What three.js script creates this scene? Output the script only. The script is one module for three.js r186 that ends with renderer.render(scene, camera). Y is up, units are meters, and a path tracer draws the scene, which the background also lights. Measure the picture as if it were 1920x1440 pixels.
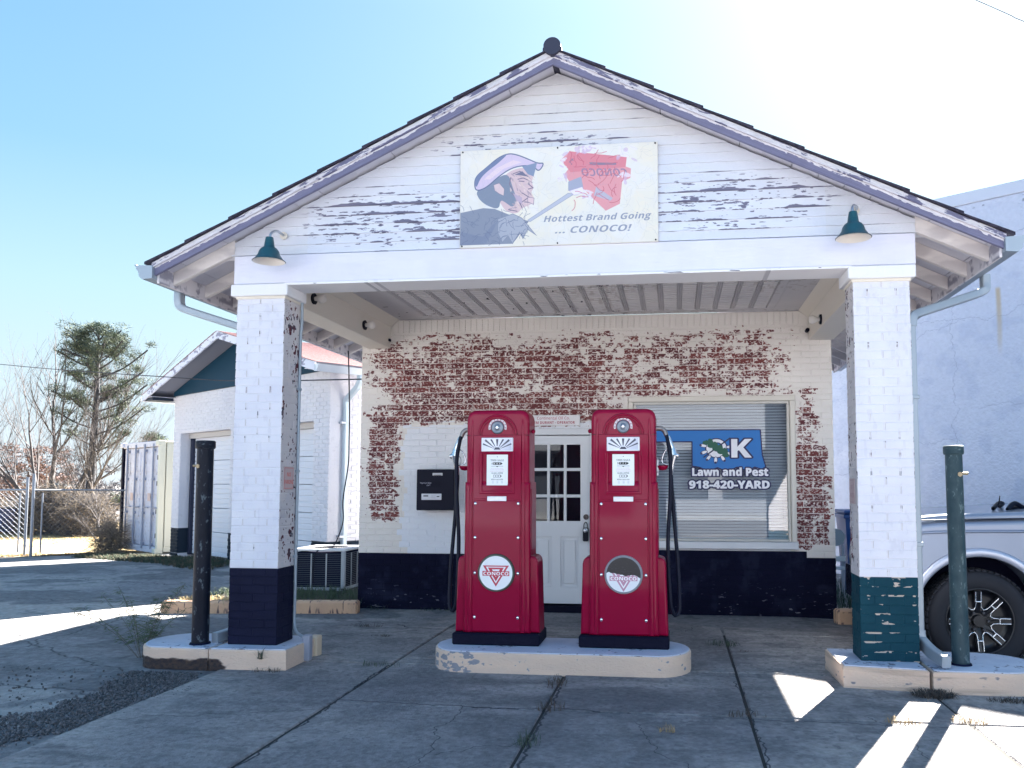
import * as THREE from 'three';
import { mergeGeometries } from 'three/addons/utils/BufferGeometryUtils.js';

// ---------------------------------------------------------------- camera, sky, sun, exposure
const scene = new THREE.Scene();
const camera = new THREE.PerspectiveCamera(49.84, 4 / 3, 0.1, 900);
camera.position.set(3.4788, 1.4217, 6.1608);
camera.rotation.set(0.07, 0.1226, 0.0007, 'YXZ');
camera.setViewOffset(1920, 1440, -115.47, -76.54, 1920, 1440);

const EXPOSURE = 9.6;
const SUN_AZ = 24.5, SUN_EL = 37.0;                    // degrees right of the view's -z, and above the horizon
const R = Math.PI / 180;
const sunDir = new THREE.Vector3(Math.sin(SUN_AZ * R) * Math.cos(SUN_EL * R), Math.sin(SUN_EL * R), -Math.cos(SUN_AZ * R) * Math.cos(SUN_EL * R));

const renderer = new THREE.WebGLRenderer({ antialias: true });
renderer.setSize(1024, 768);
renderer.toneMapping = THREE.LinearToneMapping;
renderer.toneMappingExposure = EXPOSURE;
renderer.shadowMap.enabled = true;

const clamp = (x, a = 0, b = 1) => Math.min(b, Math.max(a, x));
const lerp = (a, b, t) => a + (b - a) * t;
const smooth = (a, b, x) => { const t = clamp((x - a) / (b - a)); return t * t * (3 - 2 * t); };
{ // clear winter sky: blue, paler towards the horizon, a broad white glare round the sun
  const W = 1024, H = 512, data = new Float32Array(W * H * 4);
  const stops = [[0, .86, .97, 1.06], [12, .55, .86, 1.06], [20, .30, .65, 1.04], [30, .19, .52, .98], [55, .16, .45, .90], [90, .15, .42, .86]];
  for (let j = 0; j < H; j++) {
    const el = ((j + .5) / H - .5) * Math.PI, e = Math.max(0, el / R);
    let k = 0; while (k < stops.length - 2 && e > stops[k + 1][0]) k++;
    const t = clamp((e - stops[k][0]) / (stops[k + 1][0] - stops[k][0]));
    for (let i = 0; i < W; i++) {
      const az = ((i + .5) / W - .5) * 2 * Math.PI;
      const c = Math.cos(el) * Math.cos(az) * sunDir.x + Math.sin(el) * sunDir.y + Math.cos(el) * Math.sin(az) * sunDir.z;
      const g = Math.acos(clamp(c, -1, 1)) / R;
      const glow = Math.exp(-g / 19);
      const o = (j * W + i) * 4, gc = [2.05, 1.95, 1.3];
      for (let q = 0; q < 3; q++) data[o + q] = (lerp(stops[k][q + 1], stops[k + 1][q + 1], t) + glow * gc[q]) / EXPOSURE;
      data[o + 3] = 1;
    }
  }
  const sky = new THREE.DataTexture(data, W, H, THREE.RGBAFormat, THREE.FloatType);
  sky.mapping = THREE.EquirectangularReflectionMapping; sky.magFilter = THREE.LinearFilter; sky.minFilter = THREE.LinearFilter; sky.needsUpdate = true;
  scene.background = sky; scene.environment = sky;
}
const sun = new THREE.DirectionalLight(0xfff8ec, 5);
sun.position.copy(sunDir).multiplyScalar(60).add(new THREE.Vector3(2.5, 0, 0));
sun.target.position.set(2.5, 0, 0);
sun.castShadow = true;
sun.shadow.mapSize.set(4096, 4096);
Object.assign(sun.shadow.camera, { left: -40, right: 40, top: 40, bottom: -40, near: 1, far: 160 });
scene.add(sun, sun.target);

// ---------------------------------------------------------------- helpers
function rng(seed) { let a = seed >>> 0; return () => { a = (a + 0x6d2b79f5) | 0; let t = Math.imul(a ^ (a >>> 15), 1 | a); t = (t + Math.imul(t ^ (t >>> 7), 61 | t)) ^ t; return ((t ^ (t >>> 14)) >>> 0) / 4294967296; }; }
function hash2(x, y) { let h = Math.imul(x, 374761393) + Math.imul(y, 668265263); h = Math.imul(h ^ (h >>> 13), 1274126177); return ((h ^ (h >>> 16)) >>> 0) / 4294967296; }
function vnoise(x, y, period = 0) {
  const xi = Math.floor(x), yi = Math.floor(y), fx = x - xi, fy = y - yi, u = fx * fx * (3 - 2 * fx), v = fy * fy * (3 - 2 * fy);
  const m = (k) => period ? ((k % period) + period) % period : k;
  const a = hash2(m(xi), m(yi)), b = hash2(m(xi + 1), m(yi)), c = hash2(m(xi), m(yi + 1)), d = hash2(m(xi + 1), m(yi + 1));
  return a + (b - a) * u + (c - a) * v + (a - b - c + d) * u * v;
}
function fbm(x, y, o = 4, period = 0) { let s = 0, a = .5, n = 0; for (let i = 0; i < o; i++) { s += a * vnoise(x + i * 17, y + i * 31, period); n += a; a *= .5; x *= 2; y *= 2; period *= 2; } return s / n; }
const used = {};
function numbered(n) { if (used[n] === undefined) { used[n] = 0; return n; } used[n]++; return n + '_' + String(used[n]).padStart(3, '0'); }
function tag(o, label, category, group, kind) { if (label) o.userData.label = label; if (category) o.userData.category = category; if (group) o.userData.group = group; if (kind) o.userData.kind = kind; return o; }
function thing(name, label, category, pos = [0, 0, 0], turn = 0, group) {
  const g = new THREE.Group(); g.name = numbered(name); g.position.set(...pos); g.rotation.y = turn; scene.add(g); return tag(g, label, category, group);
}
function part(parent, name, geo, mat, label) {
  const m = new THREE.Mesh(geo, mat); m.name = name; m.castShadow = m.receiveShadow = true; parent.add(m); if (label) m.userData.label = label; return m;
}
function top(name, geo, mat, label, category, group, kind) { const m = part(scene, numbered(name), geo, mat); return tag(m, label, category, group, kind); }
function empty(parent, name, label) { const g = new THREE.Group(); g.name = name; parent.add(g); if (label) g.userData.label = label; return g; }

// a texture computed per pixel; f(u, v) returns sRGB 0..255
function tex(w, h, f, srgb = true, wrap = false) {
  const d = new Uint8Array(w * h * 4);
  for (let j = 0; j < h; j++) for (let i = 0; i < w; i++) { const c = f((i + .5) / w, (j + .5) / h), o = (j * w + i) * 4; d[o] = clamp(c[0], 0, 255); d[o + 1] = clamp(c[1], 0, 255); d[o + 2] = clamp(c[2], 0, 255); d[o + 3] = 255; }
  const t = new THREE.DataTexture(d, w, h, THREE.RGBAFormat); t.magFilter = THREE.LinearFilter; t.minFilter = THREE.LinearMipmapLinearFilter; t.generateMipmaps = true;
  if (srgb) t.colorSpace = THREE.SRGBColorSpace; if (wrap) t.wrapS = t.wrapT = THREE.RepeatWrapping; t.needsUpdate = true; return t;
}
function canvasTex(w, h, draw) { const c = document.createElement('canvas'); c.width = w; c.height = h; draw(c.getContext('2d'), w, h); const t = new THREE.CanvasTexture(c); t.colorSpace = THREE.SRGBColorSpace; return t; }
const mix3 = (a, b, t) => [a[0] + (b[0] - a[0]) * t, a[1] + (b[1] - a[1]) * t, a[2] + (b[2] - a[2]) * t];
function mat(rgb, roughness = .8, o = {}) {
  const M = (o.clearcoat || o.transmission !== undefined || o.sheen || o.specularIntensity !== undefined) ? THREE.MeshPhysicalMaterial : THREE.MeshStandardMaterial;
  const m = new M({ roughness, metalness: 0, side: THREE.DoubleSide, ...o }); if (rgb) m.color.setRGB(...rgb); return m;
}
// geometry ------------------------------------------------------
function boxUV(g) { // planar uv in metres by the main direction of each face
  const p = g.attributes.position, n = g.attributes.normal, uv = new Float32Array(p.count * 2);
  for (let i = 0; i < p.count; i++) {
    const ax = Math.abs(n.getX(i)), ay = Math.abs(n.getY(i)), az = Math.abs(n.getZ(i));
    if (ay >= ax && ay >= az) { uv[2 * i] = p.getX(i); uv[2 * i + 1] = p.getZ(i); } else if (ax >= az) { uv[2 * i] = p.getZ(i); uv[2 * i + 1] = p.getY(i); } else { uv[2 * i] = p.getX(i); uv[2 * i + 1] = p.getY(i); }
  }
  g.setAttribute('uv', new THREE.BufferAttribute(uv, 2)); return g;
}
function mapUV(g, f) { const p = g.attributes.position, n = g.attributes.normal, uv = new Float32Array(p.count * 2); for (let i = 0; i < p.count; i++) { const r = f(p.getX(i), p.getY(i), p.getZ(i), n.getX(i), n.getY(i), n.getZ(i)); uv[2 * i] = r[0]; uv[2 * i + 1] = r[1]; } g.setAttribute('uv', new THREE.BufferAttribute(uv, 2)); return g; }
function fromTris(tris) { const g = new THREE.BufferGeometry(); g.setAttribute('position', new THREE.BufferAttribute(new Float32Array(tris), 3)); g.computeVertexNormals(); return boxUV(g); }
// box with chamfered edges, from corner to corner; j jitters its corners
function cbox(x0, x1, y0, y1, z0, z1, c = .004, jit = 0, rnd = Math.random) {
  c = Math.min(c, (x1 - x0) / 3, (y1 - y0) / 3, (z1 - z0) / 3);
  const X = [x0, x1], Y = [y0, y1], Z = [z0, z1], V = {};
  for (let i = 0; i < 2; i++) for (let j = 0; j < 2; j++) for (let k = 0; k < 2; k++) {
    const dx = jit ? (rnd() - .5) * jit : 0, dy = jit ? (rnd() - .5) * jit : 0, dz = jit ? (rnd() - .5) * jit * .7 : 0;
    const bx = X[i] + dx, by = Y[j] + dy, bz = Z[k] + dz, sx = i ? -c : c, sy = j ? -c : c, sz = k ? -c : c;
    V['x' + i + j + k] = [bx, by + sy, bz + sz]; V['y' + i + j + k] = [bx + sx, by, bz + sz]; V['z' + i + j + k] = [bx + sx, by + sy, bz];
  }
  const t = [], ctr = [(x0 + x1) / 2, (y0 + y1) / 2, (z0 + z1) / 2];
  const tri = (a, b, d) => {
    const u = [b[0] - a[0], b[1] - a[1], b[2] - a[2]], w = [d[0] - a[0], d[1] - a[1], d[2] - a[2]];
    const n = [u[1] * w[2] - u[2] * w[1], u[2] * w[0] - u[0] * w[2], u[0] * w[1] - u[1] * w[0]];
    if (n[0] * (a[0] - ctr[0]) + n[1] * (a[1] - ctr[1]) + n[2] * (a[2] - ctr[2]) < 0) t.push(...a, ...d, ...b); else t.push(...a, ...b, ...d);
  };
  const quad = (a, b, d, e) => { tri(a, b, d); tri(a, d, e); };
  for (const s of [0, 1]) {
    quad(V['x' + s + '00'], V['x' + s + '10'], V['x' + s + '11'], V['x' + s + '01']);
    quad(V['y0' + s + '0'], V['y1' + s + '0'], V['y1' + s + '1'], V['y0' + s + '1']);
    quad(V['z00' + s], V['z10' + s], V['z11' + s], V['z01' + s]);
    for (const r of [0, 1]) {
      quad(V['x' + s + r + '0'], V['x' + s + r + '1'], V['y' + s + r + '1'], V['y' + s + r + '0']);
      quad(V['x' + s + '0' + r], V['x' + s + '1' + r], V['z' + s + '1' + r], V['z' + s + '0' + r]);
      quad(V['y0' + s + r], V['y1' + s + r], V['z1' + s + r], V['z0' + s + r]);
      for (const q of [0, 1]) tri(V['x' + s + r + q], V['y' + s + r + q], V['z' + s + r + q]);
    }
  }
  return fromTris(t);
}
const box = (cx, cy, cz, w, h, d, c = .004) => cbox(cx - w / 2, cx + w / 2, cy - h / 2, cy + h / 2, cz - d / 2, cz + d / 2, c);
// closed prism over corresponding rings a and b (arrays of points)
function prism(a, b) {
  const t = [], n = a.length, q = (p, r, s, u) => t.push(...p, ...r, ...s, ...p, ...s, ...u);
  for (let i = 0; i < n; i++) { const k = (i + 1) % n; q(a[i], a[k], b[k], b[i]); }
  for (let i = 1; i < n - 1; i++) { t.push(...a[0], ...a[i + 1], ...a[i]); t.push(...b[0], ...b[i], ...b[i + 1]); }
  return fromTris(t);
}
const V3 = (a) => new THREE.Vector3(...a);
function nonIndexed(g) { const r = g.index ? g.toNonIndexed() : g; for (const k of Object.keys(r.attributes)) if (!['position', 'normal', 'uv'].includes(k)) r.deleteAttribute(k); return r; }
function merge(list) { return mergeGeometries(list.map(nonIndexed), false); }
function tube(pts, r, seg = 0, sides = 6, closed = false) { return new THREE.TubeGeometry(new THREE.CatmullRomCurve3(pts.map(V3), closed, 'catmullrom', .5), seg || pts.length * 6, r, sides, closed); }
// straight tapered rod between two points
function rod(a, b, r0, r1 = r0, sides = 6) {
  const A = V3(a), B = V3(b), d = B.clone().sub(A), L = d.length(), g = new THREE.CylinderGeometry(r1, r0, L, sides, 1);
  g.applyQuaternion(new THREE.Quaternion().setFromUnitVectors(new THREE.Vector3(0, 1, 0), d.normalize())); g.translate((A.x + B.x) / 2, (A.y + B.y) / 2, (A.z + B.z) / 2); return g;
}
// a closed profile swept along a polyline; profile points are (side, up)
function sweep(pts, profile, up = [0, 1, 0], smoothNormals = false) {
  const P = pts.map(V3), n = profile.length, rings = [];
  P.forEach((p, i) => {
    const a = P[Math.max(0, i - 1)], b = P[Math.min(P.length - 1, i + 1)], d1 = p.clone().sub(a).normalize(), d2 = b.clone().sub(p).normalize();
    const t = (i === 0 ? d2 : i === P.length - 1 ? d1 : d1.clone().add(d2)).normalize();
    let s = new THREE.Vector3().crossVectors(t, V3(up)); if (s.length() < 1e-3) s.set(1, 0, 0); s.normalize();
    const u = new THREE.Vector3().crossVectors(s, t).normalize();
    const k = (i === 0 || i === P.length - 1) ? 1 : 1 / Math.max(.5, Math.cos(d1.angleTo(d2) / 2));
    rings.push(profile.map(([x, y]) => p.clone().addScaledVector(s, x).addScaledVector(u, y * k).toArray()));
  });
  const g = []; for (let i = 0; i < rings.length - 1; i++) g.push(prism(rings[i], rings[i + 1]));
  return g.length > 1 ? merge(g) : g[0];
}
const rect = (w, h) => [[-w / 2, -h / 2], [w / 2, -h / 2], [w / 2, h / 2], [-w / 2, h / 2]];
const roundRect = (w, h, r, k = 3) => { const o = []; for (const [cx, cy, a] of [[w / 2 - r, h / 2 - r, 0], [-w / 2 + r, h / 2 - r, 90], [-w / 2 + r, -h / 2 + r, 180], [w / 2 - r, -h / 2 + r, 270]]) for (let i = 0; i <= k; i++) { const t = (a + 90 * i / k) * R; o.push([cx + r * Math.cos(t), cy + r * Math.sin(t)]); } return o; };
function shapeOf(pts) { const s = new THREE.Shape(); pts.forEach(([x, y], i) => i ? s.lineTo(x, y) : s.moveTo(x, y)); s.closePath(); return s; }
function extrude(pts, depth, bevel = 0, holes = [], seg = 2) {
  const s = pts instanceof THREE.Shape ? pts : shapeOf(pts); for (const h of holes) s.holes.push(h instanceof THREE.Path ? h : new THREE.Path(h.map((p) => new THREE.Vector2(...p))));
  return new THREE.ExtrudeGeometry(s, { depth: depth - 2 * bevel, bevelEnabled: bevel > 0, bevelThickness: bevel, bevelSize: bevel, bevelOffset: -bevel, bevelSegments: seg, curveSegments: 16 }).translate(0, 0, bevel);
}
const plane = (w, h, x, y, z) => new THREE.PlaneGeometry(w, h).translate(x, y, z);
const flatTop = (pts, y) => { const g = new THREE.ShapeGeometry(shapeOf(pts.map(([x, z]) => [x, -z])), 12); g.rotateX(-Math.PI / 2); g.translate(0, y, 0); return g; };
const eye = camera.position;
// pieces: the nearest become meshes of their own, the others one joined part
function pieces(parent, name, list, material, most = 300, restName = name + 'work') {
  list.forEach((g) => g.computeBoundingBox());
  const c = new THREE.Vector3(); parent.updateWorldMatrix(true, false);
  const order = list.map((g) => [g, g.userData.hidden ? 1e6 : 0 + parent.localToWorld(g.boundingBox.getCenter(c.clone())).distanceTo(eye)]).sort((a, b) => a[1] - b[1]).map((a) => a[0]);
  order.slice(0, most).forEach((g) => part(parent, name, g, Array.isArray(material) ? material[g.userData.m || 0] : material));
  const rest = order.slice(most); if (!rest.length) return;
  const mats = Array.isArray(material) ? material : [material];
  mats.forEach((m, k) => { const some = rest.filter((g) => (g.userData.m || 0) === k); if (some.length) tag(part(parent, restName, merge(some), m), null, null, null, 'stuff'); });
}
// ---------------------------------------------------------------- shared materials
const grain = tex(256, 256, (u, v) => { const n = fbm(u * 32, v * 32, 4, 32) * 255; return [n, n, n]; }, false, true);
const rep = (t, x, y = x) => { const c = t.clone(); c.repeat.set(x, y); c.needsUpdate = true; return c; };
const grainFine = rep(grain, 3), grainCoarse = rep(grain, 1.2);
const dustTex = (a, b, sx, sy, o = 4, w = 512, h = 512) => tex(w, h, (u, v) => mix3(a, b, smooth(.35, .68, fbm(u * sx, v * sy, o, Math.min(sx, sy) === sx && sx === sy ? sx : 0))), true, true);
const M = {
  white: mat([.80, .80, .83], .6, { bumpMap: grainFine, bumpScale: .002 }),
  cream: mat([.74, .69, .62], .65, { bumpMap: grainFine, bumpScale: .002 }),
  navy: mat([.005, .006, .020], .55, { specularIntensity: .2, bumpMap: grainFine, bumpScale: .003 }),
  black: mat([.004, .005, .016], .5, { specularIntensity: .5 }),
  rubber: mat([.004, .007, .022], .55, { specularIntensity: .5 }),
  chrome: mat([.72, .75, .80], .22, { metalness: 1 }),
  steel: mat([.50, .53, .58], .42, { metalness: .9 }),
  galv: mat([.34, .40, .47], .45, { metalness: .35, bumpMap: grainFine, bumpScale: .001 }),
  dark: mat([.004, .007, .03], .8, { specularIntensity: .3 }),
  glass: mat([.96, .98, 1], 0, { transmission: 1, thickness: 0, ior: 1.52 }),
};
const COURSE = .0677, WY0 = .012;                       // brick course height, and where the courses of the back wall start

// the back wall's paint, laid out over x -.3 .. 5.4 and y -.2 .. 3.5: cream paint flaking off red brick
const wallPaint = (() => {
  const soft = (x, a, b, w) => smooth(a - w, a + w, x) * (1 - smooth(b - w, b + w, x));
  return tex(2048, 1328, (u, v) => {
    const x = u * 5.7 - .3, y = v * 3.7 - .2;
    const k = Math.floor((y - WY0) / COURSE), fy = (y - WY0) / COURSE - k, off = (k & 1) ? .1015 : 0, kb = Math.floor((x + .13 - off) / .203), fx = (x + .13 - off) / .203 - kb;
    const bh = hash2(kb + 77, k * 3 + 11), bh2 = hash2(kb + 177, k * 5 + 1);
    const wx = x + (fbm(x * 5, y * 5, 3) - .5) * .16, wy = y + (fbm(x * 4 + 40, y * 6, 3) - .5) * .12;
    let P = 0;
    P = Math.max(P, .80 * soft(wx, .10, 2.75, .16) * soft(wy, 2.10, 2.86, .06));
    P = Math.max(P, .64 * soft(wx, .02, 4.55, .14) * soft(wy, 2.40, 3.02, .07));
    P = Math.max(P, .46 * soft(wx, 0, 4.75, .1) * soft(wy, 2.34, 3.12, .04));
    P = Math.max(P, .82 * soft(wx, -.02, .33, .05) * soft(wy, 1.0, 2.2, .05));
    P = Math.max(P, .78 * soft(wx, 4.80, 5.00, .07) * soft(wy, 1.72, 2.45, .06));
    P = Math.max(P, .84 * soft(wx, 4.74, 5.12, .04) * soft(wy, .72, 1.86, .05));
    P = Math.max(P, .58 * soft(wx, 1.75, 2.95, .1) * soft(wy, 2.04, 2.3, .05));
    P = Math.max(P, .18 * soft(wx, -.13, .1, .06) * soft(wy, 1.0, 3.0, .1));
    const joint = fy < .07 || fy > .93 || fx < .03 || fx > .97;
    const n1 = fbm(x * 22, y * 36, 3), n2 = fbm(x * 54 + 9, y * 74, 2), n0 = fbm(x * 6 + 3, y * 9, 2);
    const q = P + (bh - .5) * .34 + (n0 - .5) * .5 + (n1 - .5) * 1.1 + (n2 - .5) * .5 - (joint ? .30 : 0), fleck = smooth(.60, .64, fbm(x * 62 + 31, y * 96, 2) + (n1 - .5) * .3);
    const bare = P > .02 ? smooth(.535, .565, q) * (1 - .85 * fleck) : 0;
    const dirt = fbm(x * 3, y * 3, 4);
    let paint = y > 2.08 + (bh2 - .5) * .09 || x < .36 + (k & 1) * .06 + (bh - .5) * .09 || x > 4.7 ? mix3([240, 234, 228], [226, 219, 214], dirt) : mix3([240, 240, 244], [228, 229, 236], dirt);
    if (bare < .5 && P > .2 && q > .46) paint = mix3(paint, [206, 192, 186], .5);
    const hue = fbm(x * 20, y * 26, 3), red = mix3(mix3([128, 72, 70], [98, 56, 60], bh2), [150, 112, 108], smooth(.55, .8, hue) * .6);
    const c = mix3(paint, joint ? [176, 162, 158] : red, bare);
    const line = x > 2.55 && x < 4.865 ? 10 : 9;
    if (k < line) { // dark painted plinth, a few chips
      const chip = smooth(.765, .785, fbm(x * 16, y * 50, 3)) * smooth(.5, 0, y);
      return mix3(mix3(mix3([22, 25, 50], [13, 15, 38], dirt), [40, 44, 66], smooth(.5, .8, fbm(x * 9, y * 7, 4)) * .6), [132, 132, 140], chip * .8);
    }
    return c;
  });
})();
const wallUV = (x, y) => [(x + .3) / 5.7, (y + .2) / 3.7];
const wallMat = mat(null, .82, { specularIntensity: .25, map: wallPaint, bumpMap: rep(grain, 18, 12), bumpScale: .004 });

// a pillar's paint, unrolled: front 0 .. .406, sides from .45; chips on the sides, dark base
function pillarPaint(seed, baseA, baseB, chipAmount, baseChips) {
  const split = .165 + 9 * .0655;
  return tex(512, 2048, (u, v) => {
    const s = u * .8, y = v * 3.1, side = s > .43;
    const d = fbm(s * 6 + seed, y * 6, 4);
    if (y < split) {
      const k = (y - .165) / .0655, fy = k - Math.floor(k);
      const n = fbm(s * 16 + seed * 3, y * 40, 4), jn = Math.abs(fy - .5) > .40 ? .16 : -.02;
      const chip = baseChips && !side ? smooth(.775, .785, n + jn) : 0;
      return mix3(mix3(baseA, baseB, d), [196, 182, 172], chip);
    }
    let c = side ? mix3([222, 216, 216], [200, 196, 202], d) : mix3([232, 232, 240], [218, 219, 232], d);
    const n = fbm(s * 40 + seed, y * 34, 3) + (fbm(s * 9 + seed * 2, y * 3, 2) - .5) * .5, ed = side ? 1 : .0;
    const chip = ed * smooth(chipAmount, chipAmount + .02, n);
    c = mix3(c, mix3([92, 46, 56], [70, 70, 84], smooth(.4, .6, fbm(s * 30, y * 20 + seed, 2))), chip);
    return mix3(c, [196, 196, 212], smooth(.62, .74, fbm(s * 30 + seed, y * 14, 4)) * .22);
  });
}
const pillarUV = (px) => (x, y, z, nx, ny, nz) => Math.abs(nx) > .6 ? [(.45 - z) / .8, y / 3.1] : [(x - px) / .8, y / 3.1];
// ---------------------------------------------------------------- ground
function groundY(x, z) {
  const d = Math.max(0, -(x + 5) * .6 - (z + 8) * .8);
  let y = -.004 - Math.min(.34, .042 * d);
  y -= .085 * smooth(5.15, 5.5, x) * smooth(-.35, -.7, z);
  y += .05 * smooth(-2.5, -2.9, z) * smooth(.4, -.4, x) * smooth(-2.6, -1.8, x) * 0;
  return y;
}
const spokesOfCrack = (x, y, ax, ay, bx, by, w, s, amp = 1) => { // distance-based crack between two points, wobbling
  const dx = bx - ax, dy = by - ay, L2 = dx * dx + dy * dy, t = ((x - ax) * dx + (y - ay) * dy) / L2; if (t < -.02 || t > 1.02) return 0;
  const L = Math.sqrt(L2), d = ((x - ax) * dy - (y - ay) * dx) / L + (fbm(t * L * 4 + s, s, 4) - .5) * .22 * amp + (fbm(t * L * 22 + s, s * 2, 2) - .5) * .03;
  return smooth(w, w * .3, Math.abs(d));
};
// old lot surface: concrete and asphalt patches, over x -14..8, z -14..8
const lotTex = tex(2048, 2048, (u, v) => {
  const x = u * 22 - 14, z = v * 22 - 14;
  const a = fbm(x * .55 + 3, z * .8, 5), b = fbm(x * 5, z * 5, 4), c = fbm(x * 26, z * 26, 3);
  let col = mix3([128, 127, 130], [158, 154, 152], smooth(.35, .65, a));
  col = mix3(col, [104, 104, 108], smooth(.52, .60, fbm(x * .9 + 30, z * 1.6 + 5, 4)) * .75);
  col = mix3(col, [88, 89, 94], smooth(.6, .74, b) * .5);
  const k = (c - .5) * 46; col = [col[0] + k, col[1] + k, col[2] + k];
  for (const [ax, ay, bx, by, s] of [[-9, -3.6, -1, -2.9, 1], [-6, -5.4, -2.2, -4.4, 2], [-4, -1.8, -.8, .2, 3], [-3.2, .4, -.2, .9, 4], [-6.5, -2.2, -2.6, -.9, 5], [-2.6, -5.6, -2.2, -.6, 6]]) col = mix3(col, [50, 51, 56], spokesOfCrack(x, z, ax, ay, bx, by, .012, s) * .8);
  return col;
});
{ // one sheet out to the horizon
  const xs = [], zs = []; for (let x = -14; x <= 8.01; x += .55) xs.push(x); for (let z = -14; z <= 8.01; z += .55) zs.push(z);
  for (const k of [.8, 2, 5, 11, 25, 60, 150, 400]) { xs.unshift(-14 - k); xs.push(8 + k); zs.unshift(-14 - k); zs.push(8 + k); }
  const pos = [], uv = [], idx = [];
  zs.forEach((z, j) => xs.forEach((x, i) => { pos.push(x, groundY(x, z), z); uv.push((x + 14) / 22, (z + 14) / 22); if (i && j) { const a = (j - 1) * xs.length + i - 1; idx.push(a, a + xs.length, a + 1, a + 1, a + xs.length, a + xs.length + 1); } }));
  const g = new THREE.BufferGeometry(); g.setAttribute('position', new THREE.Float32BufferAttribute(pos, 3)); g.setAttribute('uv', new THREE.Float32BufferAttribute(uv, 2)); g.setIndex(idx); g.computeVertexNormals();
  lotTex.wrapS = lotTex.wrapT = THREE.MirroredRepeatWrapping;
  top('ground', g, mat([.92, .92, .92], .92, { map: lotTex, bumpMap: rep(grain, 40), bumpScale: .012 }), 'worn grey concrete and asphalt lot around the old station', 'ground', null, 'structure');
}
// concrete apron: separate slabs with open joints
const apronTex = tex(2048, 2048, (u, v) => {
  const x = u * 8 - .6, z = v * 8 - 3.2;
  const a = fbm(x * .9 + 8, z * 1.3, 5), b = fbm(x * 6 + 3, z * 6, 4), c = fbm(x * 40, z * 40, 3), f = fbm(x * 3, z * 14 + 4, 4);
  let col = mix3([128, 126, 128], [160, 155, 152], smooth(.32, .68, a));
  col = mix3(col, [104, 103, 106], smooth(.50, .66, b) * .40 + smooth(.55, .72, f) * .30);
  // oil and tyre darkening in front of the pumps
  col = mix3(col, [84, 84, 88], smooth(1.5, .2, Math.hypot((x - 2.7) * .6, z - .55)) * .5 * smooth(.3, .6, fbm(x * 2, z * 4, 3)));
  const k = (c - .5) * 40; col = [col[0] + k, col[1] + k, col[2] + k];
  const pit = smooth(.735, .76, fbm(x * 30 + 5, z * 30, 2)); col = mix3(col, [84, 85, 90], pit * .35);
  let cr = 0;
  for (const [ax, ay, bx, by, w, s] of [[1.27, -.1, 1.3, 2.4, .010, 1], [2.66, .1, 2.7, 2.3, .012, 2], [2.1, .95, 2.25, 2.6, .004, 3], [2.25, 1.9, 2.62, 1.6, .004, 4], [3.9, .1, 3.95, 2.4, .006, 5], [1.3, .9, 2.6, .95, .007, 6], [2.7, .93, 5, 1.06, .006, 7], [.1, 1.5, 1.2, 1.1, .004, 8], [3.2, 1.2, 3.6, 2.2, .003, 9], [4.6, .9, 4.9, 2.3, .003, 10], [.05, -1.2, 1.0, -1.6, .01, 11], [.05, -2.2, 1.1, -1.7, .012, 12], [3.0, -1.2, 3.8, -2.4, .005, 13]]) cr = Math.max(cr, spokesOfCrack(x, z, ax, ay, bx, by, w, s, s < 3 || s === 5 || s === 6 || s === 7 ? .25 : 1));
  return mix3(col, [40, 41, 48], cr * .85);
});
{
  const m = mat([.93, .92, .93], .9, { map: apronTex, bumpMap: rep(grain, 30), bumpScale: .008 });
  const apron = thing('apron', 'cracked grey concrete apron of separate slabs around the pump islands', 'pavement'); apron.userData.kind = 'structure';
  part(apron, 'joint_fill', flatTop([[.03, -1.78], [5.16, -1.78], [5.16, -.4], [6.6, -.19], [6.6, 5.2], [.03, 5.2]], .0025), mat([.028, .027, .027], .95));
  const xs = [.03, 1.275, 2.655, 3.915, 5.18, 6.6], zs = [-2.99, -1.79, -.405, -.195, .965, 2.25, 3.6, 5.2], rnd = rng(11);
  for (let i = 0; i < xs.length - 1; i++) for (let j = 0; j < zs.length - 1; j++) {
    if (i === 4 && j < 3) continue;
    const h = .012 + (rnd() - .5) * .006 + (j === 2 ? .004 : 0), g = cbox(xs[i] + .006 + rnd() * .006, xs[i + 1] - .006 - rnd() * .006, h - .1, h, zs[j] + .007, zs[j + 1] - .007, .008);
    const p = g.attributes.position, tx = (rnd() - .5) * .004, tz = (rnd() - .5) * .004;
    for (let q = 0; q < p.count; q++) {
      const X = p.getX(q), Z = p.getZ(q); let y = p.getY(q) + tx * (X - xs[i]) + tz * (Z - zs[j]);
      if (Z < -1.79) y -= .055 * (-1.79 - Z) / 1.2 * (1 - .75 * smooth(.6, 1.2, X) * (1 - smooth(3.2, 4.4, X)));
      p.setY(q, y);
    }
    g.computeVertexNormals(); mapUV(g, (x, y, z) => [(x + .6) / 8, (z + 3.2) / 8]);
    part(apron, 'concrete_slab', g, m);
  }
}
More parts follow.
